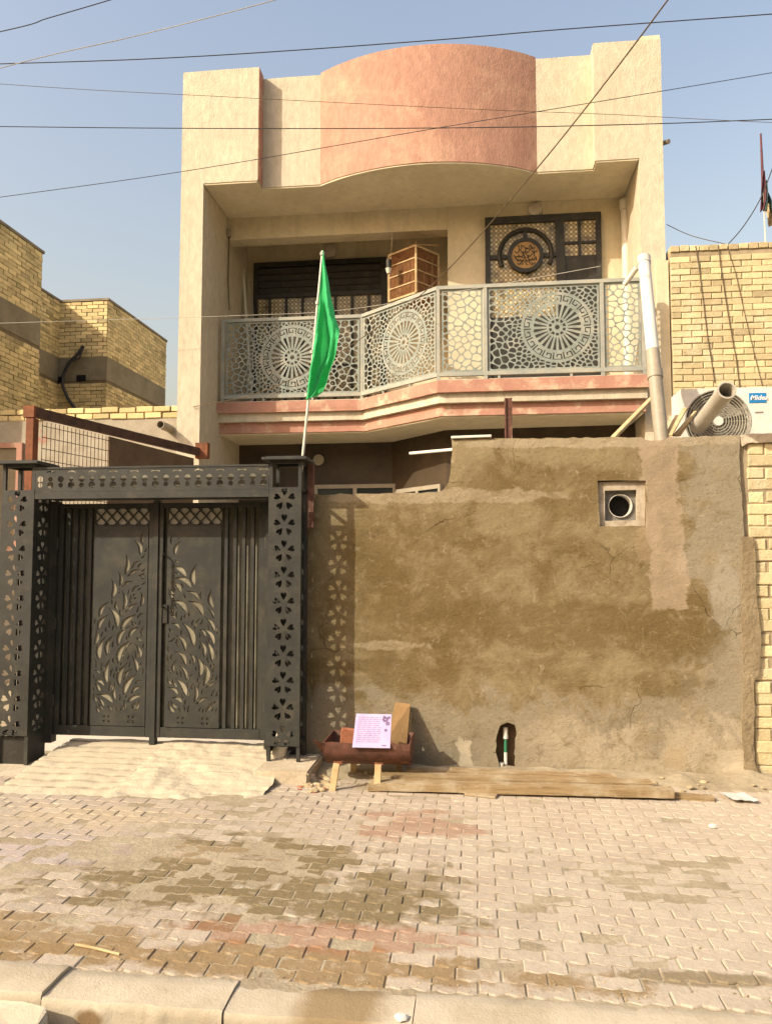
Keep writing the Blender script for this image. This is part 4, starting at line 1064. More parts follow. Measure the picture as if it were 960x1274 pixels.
# big leaning drainpipe
a = PY(801, 326, 6.15); m_ = PY(811.5, 436, 5.85); b = PY(823, 551, WY+.07)
dpz = thing('drain_pipe', b, 'tall leaning plastic drainpipe, white above and grey below, rising from the cement wall', 'pipe')
build(MB().hollow(m_, a, .046, .041, 24), 'upper_pipe', M['white'], dpz, smooth=True)
cl = m_+(b-m_)*.22
build(MB().hollow(b, m_+(a-m_)*.002, .049, .044, 24), 'lower_pipe', M['pvcgrey'], dpz, smooth=True)
build(MB().hollow(cl, cl+(b-cl).normalized()*.07, .056, .0492, 24), 'collar', M['pvcgrey'], dpz, smooth=True)
build(MB().hollow(a+(m_-a)*.02, a-(m_-a).normalized()*.05, .051, .0464, 24), 'socket', M['pvc'], dpz, smooth=True)
build(MB().tube([a+Vector((-.05, .03, -.03)), a+Vector((-.13, .12, -.13))], .022, 10), 'branch', M['pvc'], dpz, smooth=True)

# prop and timber behind the wall
a = PY(632, 498, 9.5); 
o = build(MB().box((a.x-.045, 9.47, -.19), (a.x-.030, 9.57, 3.48)).box((a.x+.030, 9.47, -.19), (a.x+.045, 9.57, 3.48)).box((a.x-.0295, 9.49, -.19), (a.x+.0295, 9.50, 3.48)), 'steel_prop', M['redrust']); tag(o, 'red rusty steel post standing upright under the balcony edge', 'post')
a = PY(772, 535, 7.0); b = PY(818, 488, 7.6)
o = build(MB().bar(a+(a-b)*.6, b, .05, .03), 'timber_prop', M['woodpale'], bevel=.004); tag(o, 'pale wooden batten leaning diagonally under the right end of the balcony', 'batten')
a = PY(510, 564, 7.6); b = PY(566, 559, 7.2)
o = build(MB().bar(a, b+(b-a)*1.2, .035, .025), 'wooden_batten', M['white'], bevel=.004); tag(o, 'thin white batten sticking out horizontally left of the raised wall corner', 'batten')
a = PY(563, 546, WY+.05); b = PY(611, 541, WY+.05)
o = build(MB().box((a.x-.01, WY-.02, 2.352), (b.x, WY+.2, 2.370), rot=Matrix.Rotation(-.02, 3, 'Y')), 'tile_slab', M['white'], bevel=.003); tag(o, 'white tile lying flat on the top corner of the cement wall', 'tile')

# sticks and pipe by the air conditioner
for i, (pa, pb, w_, lab) in enumerate((((833, 545), (852, 508), .035, 'palest of the broken laths beside the air conditioner, leaning right'),
                                   ((829, 545), (842, 517), .03, 'short broken lath at the left of the bundle on the wall top'),
                                   ((838, 546), (865, 512), .022, 'thin broken lath at the right of the bundle on the wall top'),
                                   ((843, 547), (858, 520), .04, 'wide broken lath lying behind the others on the wall top'))):
    a = PY(*pa, WY+.06+i*.04); a.z = 2.352+i*.006; b = PY(*pb, WY+.28+i*.05)
    o = build(MB().bar(a, b, w_, .014), 'wooden_lath', M['woodpale'], bevel=.002); tag(o, lab, 'lath', 'broken laths on the wall top')
a = PY(868, 531, 5.95); b = PY(904, 485, 5.30)
o = thing('pvc_pipe', a, 'open-ended cream plastic pipe resting on the wall in front of the air conditioner fan', 'pipe')
build(MB().hollow(a, b, .057, .051, 28), 'pipe_body', M['pvcpale'], o, smooth=True)
build(MB().hollow(b+(a-b)*.001, b+(a-b).normalized()*.09, .0625, .0572, 28), 'socket_end', M['pvcpale'], o, smooth=True)

# air conditioner
AY = 6.1; z0 = 2.26; a = PY(847, 484, AY); AX0 = a.x; AX1 = AX0+.84; z1 = a.z
ac = thing('air_conditioner', ((AX0+AX1)/2, AY+.15, z0), 'white outdoor air conditioner with round grey fan grille and blue badge', 'air conditioner')
fc = PY(893, 524, AY); frr = .245
csg = MB().merge(plate(rect(AX0, z0, AX1, z1), [circ((fc.x, max(fc.z, z0+frr+.01)), frr, 48)], .30), lambda c: Vector((c.x, AY+.15-c.z, c.y)))
fcz = max(fc.z, z0+frr+.01)
cs = build(csg, 'casing', M['ac'], ac)
build(MB().box((AX0+.01, AY+.301, z0+.01), (AX1-.01, AY+.32, z1-.01)), 'back_panel', M['acdark'], ac)
gr = MB()
for k in range(1, 13):
    r = frr*k/12.3; gr.tube([(fc.x+r*math.cos(t), AY-.002, fcz+r*math.sin(t)) for t in [2*math.pi*j/40 for j in range(41)]], .0035, 5, caps=False)
for k in range(12):
    t = 2*math.pi*k/12; gr.bar((fc.x+.04*math.cos(t), AY+.004, fcz+.04*math.sin(t)), (fc.x+frr*math.cos(t), AY+.004, fcz+frr*math.sin(t)), .005, .005)
build(gr, 'fan_grille', M['acgrille'], ac)
build(MB().disc((fc.x, fcz), .035, AY-.012, AY+.003), 'hub', M['white'], ac)
build(MB().disc((fc.x, fcz), frr-.003, AY+.10, AY+.11, 40), 'fan_plate', M['acdark'], ac)
bl = MB()
for k in range(3):
    t = 2*math.pi*k/3+.4
    vs = [(fc.x+.05*math.cos(t), AY+.06, fcz+.05*math.sin(t)), (fc.x+.215*math.cos(t-.1), AY+.05, fcz+.215*math.sin(t-.1)), (fc.x+.215*math.cos(t+1.0), AY+.08, fcz+.215*math.sin(t+1.0)), (fc.x+.05*math.cos(t+1.2), AY+.075, fcz+.05*math.sin(t+1.2))]
    bl.add(vs+[Vector(v)+Vector((0, .006, 0)) for v in vs], [(0,1,2,3),(7,6,5,4),(0,4,5,1),(1,5,6,2),(2,6,7,3),(3,7,4,0)])
build(bl, 'fan_blades', M['acgrille'], ac)
b0 = PY(931, 489, AY); b1 = PY(953, 501, AY)
bd = build(MB().box((b0.x, AY-.004, b1.z), (b1.x, AY-.0005, b0.z)), 'badge', M['blue'], ac, bevel=.0015)
def text(s, size, loc, m, name, parent, shear=0, bold=.0):
    cu = bpy.data.curves.new('t', 'FONT'); cu.body = s; cu.size = size; cu.align_x = 'CENTER'; cu.align_y = 'CENTER'; cu.extrude = .0008; cu.offset = bold; cu.shear = shear
    o = bpy.data.objects.new('t', cu); COL.objects.link(o); dg = bpy.context.evaluated_depsgraph_get(); dg.update()
    me = bpy.data.meshes.new_from_object(o.evaluated_get(dg)); bpy.data.objects.remove(o)
    L = Vector(loc); return build(MB().merge(me, lambda c: L+Vector((c.x, -c.z, c.y))), name, m, parent, fix=False)
text('Midea', .052, ((b0.x+b1.x)/2+.008, AY-.0055, (b0.z+b1.z)/2), M['text'], 'badge_lettering', bd, .25, .0012)
build(MB().hollow((b0.x+.022, AY-.006, (b0.z+b1.z)/2), (b0.x+.022, AY-.0045, (b0.z+b1.z)/2), .012, .009, 16), 'badge_emblem', M['text'], bd)
t0 = PY(944, 513, AY); build(MB().box((t0.x-.03, AY-.002, t0.z-.006), (t0.x+.03, AY-.0005, t0.z+.006)), 'rating_label', M['acdark'], ac)
build(MB().bar((AX0+.1, AY-.05, z0-.02), (AX0+.1, AY+1.2, z0-.02), .03).bar((AX1-.1, AY-.05, z0-.02), (AX1-.1, AY+1.2, z0-.02), .03), 'bracket', M['rust'], ac)
# second unit beyond the edge of the first
ax = AX1+.012
ac2 = thing('air_conditioner', (ax+.4, AY+.3, z0-.05), 'second outdoor unit cut off by the right edge, only its grey grille showing', 'air conditioner')
build(MB().box((ax, AY+.03, z0-.05), (ax+.8, AY+.33, z1-.04)), 'casing', M['ac'], ac2, bevel=.01)
gr = MB()
for k in range(1, 12):
    r = frr*k/12; gr.tube([(ax+.27+r*math.cos(t), AY+.024, z0+.24+r*math.sin(t)) for t in [2*math.pi*j/40 for j in range(41)]], .005, 5, caps=False)
build(gr, 'fan_grille', M['acgrille'], ac2)

# ================================================================== NEIGHBOURS
# right brick house
RY = 9.9
a = PY(833, 312, RY); rz = a.z; rx = a.x
rh = thing('brick_house', (rx+2, RY, -.19), 'pale yellow brick house wall close on the right, behind the air conditioner', 'house')
q = MB(); bricks(q, (rx, RY, rz-4.16), (1, 0, 0), (0, -1, 0), 4.2, 4.12, out=.013, jit=.003)
build(q, 'bricks', M['brickpale'], rh)
build(MB().box((rx+.006, RY, -.19), (rx+4.2, RY+6, rz-.02)), 'wall', M['mortarpale'], rh)
q = MB()
x = rx
while x < rx+4.2:
    q.box((x+.003, RY-.02, rz-.018+U(-.004, .004)), (x+.112, RY+.22, rz+.055+U(-.006, .006)), R()); x += .119
build(q, 'coping', M['brickpale'], rh, bevel=.004)
o = build(MB().box((rx-.16, RY+.05, -.19), (rx-.012, RY+.3, rz-.1)), 'pilaster', M['cream_plain'], rh)
for i, ln in enumerate(([(865, 306), (869, 330), (874, 370), (880, 420), (889, 476)], [(893, 305), (899, 350), (907, 400), (916, 450), (922, 500), (935, 560)], [(904, 306), (915, 340), (926, 390), (938, 440), (948, 480)])):
    o = build(MB().tube([PY(*p, RY-.022) for p in ln], .006 if i < 2 else .004, 6), 'power_cable', M['wirebrown']); tag(o, ('thin brown cable hanging down the left of the right brick house', 'longest cable hanging down the middle of the right brick house', 'faint cable slanting down the right side of the right brick house')[i], 'cable', 'cables hanging on the right brick house')
# flag on its roof
a = PY(952, 300, RY+.4); b = PY(946, 166, RY+.4)
rf = thing('roof_flag', (a.x, RY+.4, rz-.02), 'thin pole with a ragged dark flag on the roof of the right brick house', 'flag')
a.z = rz-.02
build(MB().tube([a, (a*.45+b*.55)], .010, 8), 'pole', M['pvc'], rf, smooth=True)
build(MB().tube([(a*.46+b*.54), b], .022, 8, .012), 'pole_wrap', M['fabricdark'], rf, smooth=True)
def rag(pts, mname, nm, seed):
    g_ = MB(); n = 8; rows = []
    for j in range(n+1):
        t = j/n; k = t*(len(pts)-1); i = min(int(k), len(pts)-2); s = k-i
        l_ = (pts[i][0]*(1-s)+pts[i+1][0]*s, pts[i][2]*(1-s)+pts[i+1][2]*s); r_ = (pts[i][1]*(1-s)+pts[i+1][1]*s, l_[1])
        for q in range(n+1):
            u_ = q/n; P = PY(l_[0]+(r_[0]-l_[0])*u_, l_[1], RY+.4); g_.v.append(P+Vector((0, .05*math.sin(u_*7+t*3+seed), .02*noise.noise((u_*5, t*4, seed)))))
    for j in range(n):
        for q in range(n): aa = j*(n+1)+q; g_.f.append((aa, aa+1, aa+n+2, aa+n+1)); g_.t.append(.5)
    build(g_, nm, M[mname], rf, smooth=True)
rag([(951, 953, 225), (951, 957, 240), (950, 960, 252), (949.5, 962, 262)], 'fabricteal', 'teal_cloth', 1)
rag([(950, 961, 255), (952, 966, 265), (953, 965, 280)], 'fabrictan', 'tan_cloth', 2)
rag([(947, 950, 212), (945, 951, 235), (945, 952, 250), (946, 949, 262)], 'fabricdark', 'red_cloth', 3)

# left brick building
lbz = 7.02
lh = thing('brick_building', (-10, 13, -.19), 'unplastered yellow brick building with grey concrete bands and a stepped plan, far left', 'building')
q = MB(); band = (5.30, 5.80); bz = 2.6
def skipband(w, z): return band[0]-.04 < bz+z < band[1]+.04
bricks(q, (-7.68, 9.0, bz), (0, 1, 0), (1, 0, 0), 3.72, lbz-bz, skip=skipband, jit=.004)
bricks(q, (-8.75, 12.72, bz), (0, 1, 0), (1, 0, 0), 2.5, lbz-bz, skip=skipband, jit=.004)
bricks(q, (-8.75, 15.22, bz), (1, 0, 0), (0, -1, 0), 1.07, lbz-bz, skip=skipband, jit=.004)
bricks(q, (-7.68, 15.22, bz), (0, 1, 0), (1, 0, 0), 3.1, lbz-bz, skip=skipband, jit=.004)
build(q, 'bricks', M['brickfar'], lh)
core = [(-12, 9.0), (-7.68, 9.0), (-7.68, 12.72), (-8.75, 12.72), (-8.75, 15.22), (-7.68, 15.22), (-7.68, 18.3), (-12, 18.3)]
build(MB().prism(core, -.19, lbz-.02), 'wall', M['mortar'], lh)
bn = MB()
for a_, b_ in (((-7.68, 9.0), (-7.668, 12.71)), ((-8.75, 12.72), (-8.738, 15.2)), ((-8.737, 15.208), (-7.69, 15.22)), ((-7.68, 15.208), (-7.668, 18.3))):
    bn.box((a_[0], a_[1], band[0]), (b_[0], b_[1], band[1]))
build(bn, 'concrete_band', M['concrete'], lh)
cp = [(-12.03, 8.98), (-7.65, 8.98), (-7.65, 12.75), (-8.72, 12.75), (-8.72, 15.19), (-7.65, 15.19), (-7.65, 18.33), (-12.03, 18.33)]
build(MB().prism(cp, lbz-.019, lbz+.03), 'coping', M['cap'], lh)
for px, py in ((74, 472), (101, 470)):
    c = PY(px, py, 15.2); build(MB().box((c.x-.10, 15.19, c.z-.07), (c.x+.10, 15.2075, c.z+.06)), 'putlog_hole', M['black'], lh)
c = [PY(*p, 15.1) for p in ((104, 430), (96, 441), (85, 452), (79, 466), (78, 480), (84, 495), (93, 508))]
o = build(MB().tube(c, .035, 8), 'wire_coil', M['wire'], smooth=True); tag(o, 'thick black cable loop hanging on the recessed brick face far left', 'cable')
c = [PY(*p, 15.08) for p in ((104, 431), (98, 446), (88, 450), (77, 468))]
o = build(MB().tube(c, .022, 8), 'wire_coil', M['wire'], smooth=True); tag(o, 'thinner inner cable beside the thick loop on the recessed brick face', 'cable')

# low plastered wall between the plots
LY = 10.06
a = PY(100, 507, LY); lz_ = a.z; b = PY(224, 507, LY)
lwl = thing('plastered_wall', (-5.5, LY, -.19), 'low white and pink flaking plaster wall with brick coping, left of the house', 'wall')
build(MB().box((-11, LY, -.19), (HL-.002, LY+.2, lz_-.17)), 'plaster', M['whiteplast'], lwl)
q = MB(); bricks(q, (-11, LY+.005, lz_-.168), (1, 0, 0), (0, -1, 0), 6.97, .172, pv=.085, bh=.072, pu=.25, jit=.004, out=.02)
build(q, 'coping_bricks', M['brickfar'], lwl)
build(MB().box((-11, LY+.006, lz_-.169), (HL-.003, LY+.2, lz_-.012)), 'coping_mortar', M['mortar'], lwl)
a = PY(206, 531, LY-.12)
o = build(MB().hollow((a.x+.02, LY+.02, a.z-.01), (a.x, LY-.3, a.z), .055, .048, 18), 'spout_pipe', M['pvcgrey'], smooth=True); tag(o, 'short pipe spout sticking out of the white plaster wall left of the house', 'pipe')
# rusty frame with mesh and sheet panel
ra = PY(43, 513, 7.5); rbp = PY(246, 562, 10.0-.08); 
rfm = thing('rusty_frame', (ra.x, ra.y, 0), 'dark rusty steel beam on an orange post with wire mesh, behind the gate', 'frame')
build(MB().bar(ra, rbp, .07, .10), 'beam', M['darkrust'], rfm)
pb = Vector((ra.x-.0, ra.y-.02, 0))
build(MB().box((ra.x-.06, ra.y-.05, -.19), (ra.x+.02, ra.y+.05, ra.z-.065)), 'post', M['rust'], rfm)
build(MB().box((ra.x-.09, ra.y-.06, ra.z-.06), (ra.x+.03, ra.y-.004, ra.z+.06)), 'end_plate', M['rust'], rfm)
build(MB().box((rbp.x-.03, rbp.y-.02, rbp.z-.09), (rbp.x+.14, rbp.y+.075, rbp.z+.12)), 'bracket', M['rust'], rfm)
d = rbp-ra
ms = MB(); n = 17
for k in range(n+1):
    t = .04+.36*k/n; p = ra+d*t; ms.tube([(p.x, p.y, p.z-.07), (p.x, p.y, 1.9)], .004, 4)
for k in range(9):
    z = -.12-.12*k; p = ra+d*.04; p2 = ra+d*.40; ms.tube([(p.x-.006, p.y, p.z+z), (p2.x-.006, p2.y, p2.z+z)], .004, 4)
build(ms, 'wire_mesh', M['darkrust'], rfm)
p = ra+d*.40; p2 = ra+d*.97; 
build(MB().add([(p.x, p.y, p.z-.07), (p2.x, p2.y, p2.z-.10), (p2.x, p2.y, .6), (p.x, p.y, .6), (p.x-.02, p.y, p.z-.07), (p2.x-.02, p2.y, p2.z-.10), (p2.x-.02, p2.y, .6), (p.x-.02, p.y, .6)], [(0,1,2,3),(7,6,5,4),(0,4,5,1),(1,5,6,2),(2,6,7,3),(3,7,4,0)]), 'sheet_panel', M['board'], rfm)
# reddish window frame on the white wall at far left
a = PY(0, 553, LY-.04); b = PY(28, 553, LY-.04)
nw = thing('old_window', (a.x, LY, 1.5), 'old pinkish window frame in the white plaster wall at the far left edge', 'window')
build(MB().merge(plate(rect(a.x-.5, 1.6, b.x, a.z+.02), [rect(a.x-.43, 1.68, b.x-.08, a.z-.05)], .05), lambda c: Vector((c.x, LY-.027-c.z, c.y))), 'frame', M['pinktrim'], nw)
build(MB().box((a.x-.45, LY-.02, 1.65), (b.x-.05, LY-.002, a.z-.03)), 'shutter', M['concrete'], nw)

# unseen house across the street, added to shut off the low sky
sky_blocker = thing('house', (0, -8, -.19), 'unseen plain house added across the street behind the camera to block low sky', 'house')
build(MB().box((-16, -16, -.19), (14, -7.5, 6.8)), 'wall', M['cream_plain'], sky_blocker)
build(MB().box((-16.1, -16.1, 6.801), (14.1, -7.4, 7.0)), 'coping', M['cap'], sky_blocker)
for k in range(7):
    for z in (1.0, 4.3):
        w_ = build(MB().box((-14+k*4, -7.499, z), (-12.6+k*4, -7.45, z+1.3)), 'window', M['bronze'], sky_blocker)
        build(MB().box((-13.9+k*4, -7.449, z+.1), (-12.7+k*4, -7.44, z+1.2)), 'pane', M['glass'], w_)

# ================================================================== STREET CLUTTER
# trough cut from a steel drum, on wooden legs
tx0 = PY(399, 935, 5.12).x; tx1 = PY(511, 935, 5.12).x; ty0, ty1 = 5.0, 5.34; tz0, tz1 = .115, .285
tr = thing('brazier_trough', ((tx0+tx1)/2, 5.17, 0), 'red-brown rusty steel trough on short wooden legs against the wall, holding boards', 'trough')
sh = MB(); n = 14; prof = []
for k in range(n+1):
    t = math.pi*k/n; prof.append((5.22-.19*math.cos(t), tz1-.17*math.sin(t)))
prof2 = [(5.22+(y-5.22)*.96, tz1-(tz1-z)*.96+.0) for y, z in prof]
vs = []; 
nx_ = 10
for i in range(nx_+1):
    x = tx0+.03+(tx1-tx0-.03)*i/nx_; wob = .008*noise.noise((x*9, 0, 0))
    for (y, z) in prof: vs.append((x, y+wob, z+wob*(1 if z > tz1-.02 else .3)))
N1 = (nx_+1)*(n+1)
for i in range(nx_+1):
    x = tx0+.03+(tx1-tx0-.03)*i/nx_; wob = .008*noise.noise((x*9, 0, 0))
    for (y, z) in prof2: vs.append((x, y+wob, z+wob*(1 if z > tz1-.02 else .3)))
fs = []
for i in range(nx_):
    for k in range(n):
        a = i*(n+1)+k; fs.append((a, a+1, a+n+2, a+n+1)); a += N1; fs.append((a+n+1, a+n+2, a+1, a))
    for k in (0, n):
        a = i*(n+1)+k; fs.append((a, a+n+1, a+n+1+N1, a+N1))
sh.add(vs, fs)
sd = build(sh, 'drum_shell', M['redrust'], tr, smooth=True, wob=.006, step=.05)
for x, s_ in ((tx0+.03, -1), (tx1, 1)):
    e = MB(); e.add([(x, y, z) for y, z in prof]+[(x-.006*s_, y, z) for y, z in prof], [tuple(range(n+1)), tuple(range(n+1, 2*n+2))[::-1]]+[(k, k+1, n+2+k, n+1+k) for k in range(n)]+[(n, 0, n+1, 2*n+1)])
    build(e, 'end_plate', M['redrust'], tr)
fl_ = MB(); pts = [(tx0+.03, 5.02, tz1), (tx0-.03, 5.0, tz1+.02), (tx0-.045, 5.06, tz1+.015), (tx0-.02, 5.14, tz1-.02), (tx0+.03, 5.16, tz1-.13)]
fl_.add([Vector(p) for p in pts]+[Vector(p)+Vector((.004, .003, -.004)) for p in pts], [(0,1,2,3,4), (9,8,7,6,5)]+[(k, (k+1) % 5, 5+(k+1) % 5, 5+k) for k in range(5)])
build(fl_, 'torn_flap', M['redrust'], tr)
for px, h_, y_ in ((420, 0, 4.985), (471, 1, 4.99), (430, 0, 5.36), (490, 0, 5.36)):
    x = PY(px, 960, 5.05).x; tilt = -.02 if px == 420 else .0
    build(MB().bar((x+tilt, y_-.02 if y_ < 5.1 else y_+.02, -.01), (x+.005, y_ if y_ < 5.1 else y_-.02, .165), .042, .022, up=(0, 1, 0)), 'leg', M['woodpale'], tr, bevel=.003)
for px in (420, 471):
    x = PY(px, 955, 5.0).x; build(MB().box((x-.028, 4.994, .155), (x+.028, 5.012, .172)), 'cleat', M['rust'], tr)
# lilac printed board leaning on the trough
y0_, y1_ = 5.01, 5.12
c0, c1, c2, c3 = PY(438, 930, y0_), PY(485, 931, y0_), PY(487, 889, y1_), PY(443, 888, y1_)
lb_ = thing('printed_board', (c0+c1)/2, 'square lilac printed board with a dark flower corner, propped on the rusty trough', 'board')
nrm = (c1-c0).cross(c3-c0).normalized(); nrm = nrm if nrm.y < 0 else -nrm
def onb(u_, v_, d_=0): return (c0*(1-u_)+c1*u_)*(1-v_)+(c3*(1-u_)+c2*u_)*v_+nrm*d_
build(MB().add([onb(0, 0), onb(1, 0), onb(1, 1), onb(0, 1), onb(0, 0, -.01), onb(1, 0, -.01), onb(1, 1, -.01), onb(0, 1, -.01)], [(0,1,2,3),(7,6,5,4),(0,4,5,1),(1,5,6,2),(2,6,7,3),(3,7,4,0)]), 'board_face', M['lilac'], lb_)
ln = MB(); rr = random.Random(3)
def quad(u0, v0, u1, v1, mb): mb.add([onb(u0, v0, .0012), onb(u1, v0, .0012), onb(u1, v1, .0012), onb(u0, v1, .0012)], [(0, 1, 2, 3)])
for k in range(13):
    v_ = .88-k*.06; x = .08
    while x < .68: 
        w_ = rr.uniform(.04, .14); quad(x, v_, min(x+w_, .72), v_+.022, ln); x += w_+.03
build(ln, 'printed_lines', M['lilacmid'], lb_, fix=False)
q = MB(); quad(.78, .06, .9, .085, q); build(q, 'printed_mark', M['lilacdark'], lb_, fix=False)
for (u_, v_, r_, n_) in ((.83, .84, .085, 6), (.90, .72, .06, 5), (.86, .52, .045, 5), (.80, .92, .04, 5), (.93, .9, .045, 5)):
    fw = MB()
    for k in range(n_):
        t = 2*math.pi*k/n_+u_*9; cc = (u_+.6*r_*math.cos(t), v_+.6*r_*math.sin(t))
        fw.add([onb(min(.985, cc[0]+.42*r_*math.cos(q*math.pi/4)), min(.985, cc[1]+.42*r_*math.sin(q*math.pi/4)), .0014+.0001*k) for q in range(8)], [tuple(range(8))])
    build(fw, 'printed_flower', M['lilacdark'], lb_, fix=False)
a = PY(486, 900, 5.4)
q4 = [(a.x-.02, 5.30, .25), (a.x+.115, 5.33, .20), (a.x+.125, 5.52, .455), (a.x+.02, 5.52, .465)]
o = build(MB().add([Vector(p) for p in q4]+[Vector(p)+Vector((0, .012, 0)) for p in q4], [(0,1,2,3),(7,6,5,4),(0,4,5,1),(1,5,6,2),(2,6,7,3),(3,7,4,0)]), 'plywood_board', M['plyw']); tag(o, 'orange-brown plywood offcut tilted in the trough behind the lilac board', 'board')
a = PY(505, 920, 5.5)
o = build(MB().box((a.x-.03, 5.495, .05), (a.x+.03, 5.525, .40), rot=Matrix.Rotation(.05, 3, 'Y')), 'short_batten', M['wood'], bevel=.003); tag(o, 'short upright batten behind the right end of the rusty trough', 'batten')
a = PY(432, 925, 5.22)
o = build(MB().box((a.x-.05, 5.22, .17), (a.x+.06, 5.26, .335), rot=Matrix.Rotation(.1, 3, 'Y')), 'brick_offcut', M['redbrick'], bevel=.006); tag(o, 'brown brick offcut inside the rusty trough left of the lilac board', 'brick')

# planks along the wall
def plank(xa_, xb_, y, z, w_, h_, lab, rz_=0, ry=0, m='wood'):
    mb = MB(); n = 24; ang = rz_
    for i in range(n+1):
        t = i/n; x = xa_+(xb_-xa_)*t; yy = y+ang*(t-.5)*(xb_-xa_)+.004*noise.noise((x*2, z, 1)); zz_ = z+ry*t+.006*noise.noise((x*1.5, y, 5))
        e = .002*noise.noise((x*12, y*3, z))
        for (a_, b_) in ((0, 0), (w_, 0), (w_, h_), (0, h_)): mb.v.append(Vector((x, yy+a_+e, zz_+b_+e)))
    for i in range(n):
        for k in range(4):
            k2 = (k+1) % 4; mb.f.append((i*4+k, i*4+k2, i*4+4+k2, i*4+4+k)); mb.t.append(.5)
    mb.f += [(0, 1, 2, 3), (n*4+3, n*4+2, n*4+1, n*4)]; mb.t += [.5, .5]
    o = build(mb, 'wooden_plank', M[m], bevel=.0); return tag(o, lab, 'plank', 'planks along the wall foot')
xa_ = PY(458, 980, 4.98).x; xb_ = PY(838, 980, 4.98).x
plank(xa_, xb_, 4.96, .008, .10, .048, 'front long timber plank lying on the pavement along the wall', .01, .014)
plank(xa_+.02, xb_-.1, 5.075, .030, .12, .038, 'rear long timber plank behind the front one at the wall foot', .012, .006)
plank(xa_+.22, xb_-.3, 5.20, .045, .10, .032, 'uppermost plank lying closest to the cement wall', -.012, .004)
plank(xb_+.01, xb_+.24, 5.0, .004, .06, .03, 'short plank end right of the long planks', -.05, -.006)
a = PZ(598, 991, 0)
o = build(MB().box((a.x-.10, a.y-.035, .003), (a.x+.10, a.y+.03, .016), rot=Matrix.Rotation(-.25, 3, 'Z')), 'wood_offcut', M['wood'], bevel=.003); tag(o, 'flat brown wood offcut on the paving in front of the long planks', 'offcut')
a = PZ(120, 1185, 0)
o = build(MB().tube([(a.x-.10, a.y+.03, .008), (a.x, a.y+.005, .010), (a.x+.10, a.y-.02, .007)], .005, 6), 'twig', M['woodpale']); tag(o, 'thin pale twig lying on the paving near the left kerb', 'twig')
# stones
def stone(px, py, r, lab, grp, m='stone', fl_=.6, z=None, name='stone'):
    p = PZ(px, py, 0); bm = bmesh.new(); bmesh.ops.create_icosphere(bm, subdivisions=2, radius=1); sd_ = U(0, 99)
    for v in bm.verts:
        k = 1+.45*noise.noise(v.co*1.3+Vector((sd_, 0, 0))); v.co = Vector((v.co.x*r*k*1.15, v.co.y*r*k*.85, max(-.3, v.co.z)*r*k*fl_))
    mb = MB(); mb.add([v.co+Vector((p.x, p.y, .3*r*fl_+(z or 0))) for v in bm.verts], [[q.index for q in f.verts] for f in bm.faces]); bm.free()
    return tag(build(mb, name, M[m]), lab, 'stone', grp)
for i in range(28):
    px = U(380, 418); py = U(966, 985) if px > 395 else U(976, 988)
    stone(px, py, U(.012, .035), 'small pale stone in the rubble between the gate post and the trough', 'rubble stones by the gate post')
for i in range(7): stone(U(372, 405), U(979, 987), U(.010, .022), 'red brick chip at the front edge of the rubble by the gate post', 'red brick chips by the gate post', 'redbrick', .4, name='brick_chip')
for i in range(24): stone(U(640, 955), U(966, 990), U(.008, .026), 'small tan clod on the loose soil or paving beside the long planks', 'clods at the wall foot', 'stone', .5, .02, name='clod')
for i in range(6): stone(U(440, 470), U(955, 968), U(.012, .03), 'pale stone in the shade under the rusty trough', 'stones under the trough')
stone(385, 972, .05, 'largest pale stone at the foot of the right gate post', None, 'cement', .8)
# broken concrete lump in front of the kerb, bottom left
lm = MB(); p = [PZ(-60, 1230, -.02), PZ(10, 1245, -.02), PZ(62, 1252, -.02)]
top_ = [tuple(PZ(px, py, z_)) for px, py, z_ in ((-160, 1236, .0), (-40, 1240, .005), (30, 1246, .012), (57, 1250, .02), (61, 1260, .0), (40, 1290, -.02), (-30, 1330, -.03), (-170, 1330, -.03))]
top0 = [(-2.0, 2.30, -.045), (-1.62, 2.36, -.035), (-1.415, 2.40, -.02), (-1.37, 2.43, -.025), (-1.345, 2.36, -.07), (-1.42, 2.20, -.06), (-1.75, 2.05, -.06), (-2.1, 2.1, -.06)]
lm.add([Vector(q) for q in top_]+[Vector((q[0]*1.0, q[1], -.16)) for q in top_], [tuple(range(8)), tuple(range(8, 16))[::-1]]+[(k, (k+1) % 8, 8+(k+1) % 8, 8+k) for k in range(8)])
tag(build(lm, 'concrete_lump', M['kerb'], bevel=.008, seg=2), 'broken slanted concrete lump leaning against the kerb at bottom left', 'lump')
# litter
a = PZ(918, 996, 0)
pm = MB(); n = 6
for j in range(n+1):
    for i in range(n+1):
        u_, v_ = i/n-.5, j/n-.5; pm.v.append(Vector((a.x+u_*.15+v_*-.03, a.y+v_*.16, .022+.012*noise.noise((u_*4, v_*4, 8))+.02*u_*u_)))
for j in range(n):
    for i in range(n): q = j*(n+1)+i; pm.f.append((q, q+1, q+n+2, q+n+1)); pm.t.append(.5)
tag(build(pm, 'paper_scrap', M['paper'], smooth=True), 'flat greyish paper scrap on the soil at the right end of the wall', 'litter')
stone(887, 1030, .022, 'small crumpled white litter on the paving at right', None, 'white', .7, name='crumpled_litter')['category'] = 'litter'
stone(500, 1268, .02, 'tiny white scrap on the kerb at the bottom', None, 'white', .6, name='crumpled_litter')['category'] = 'litter'

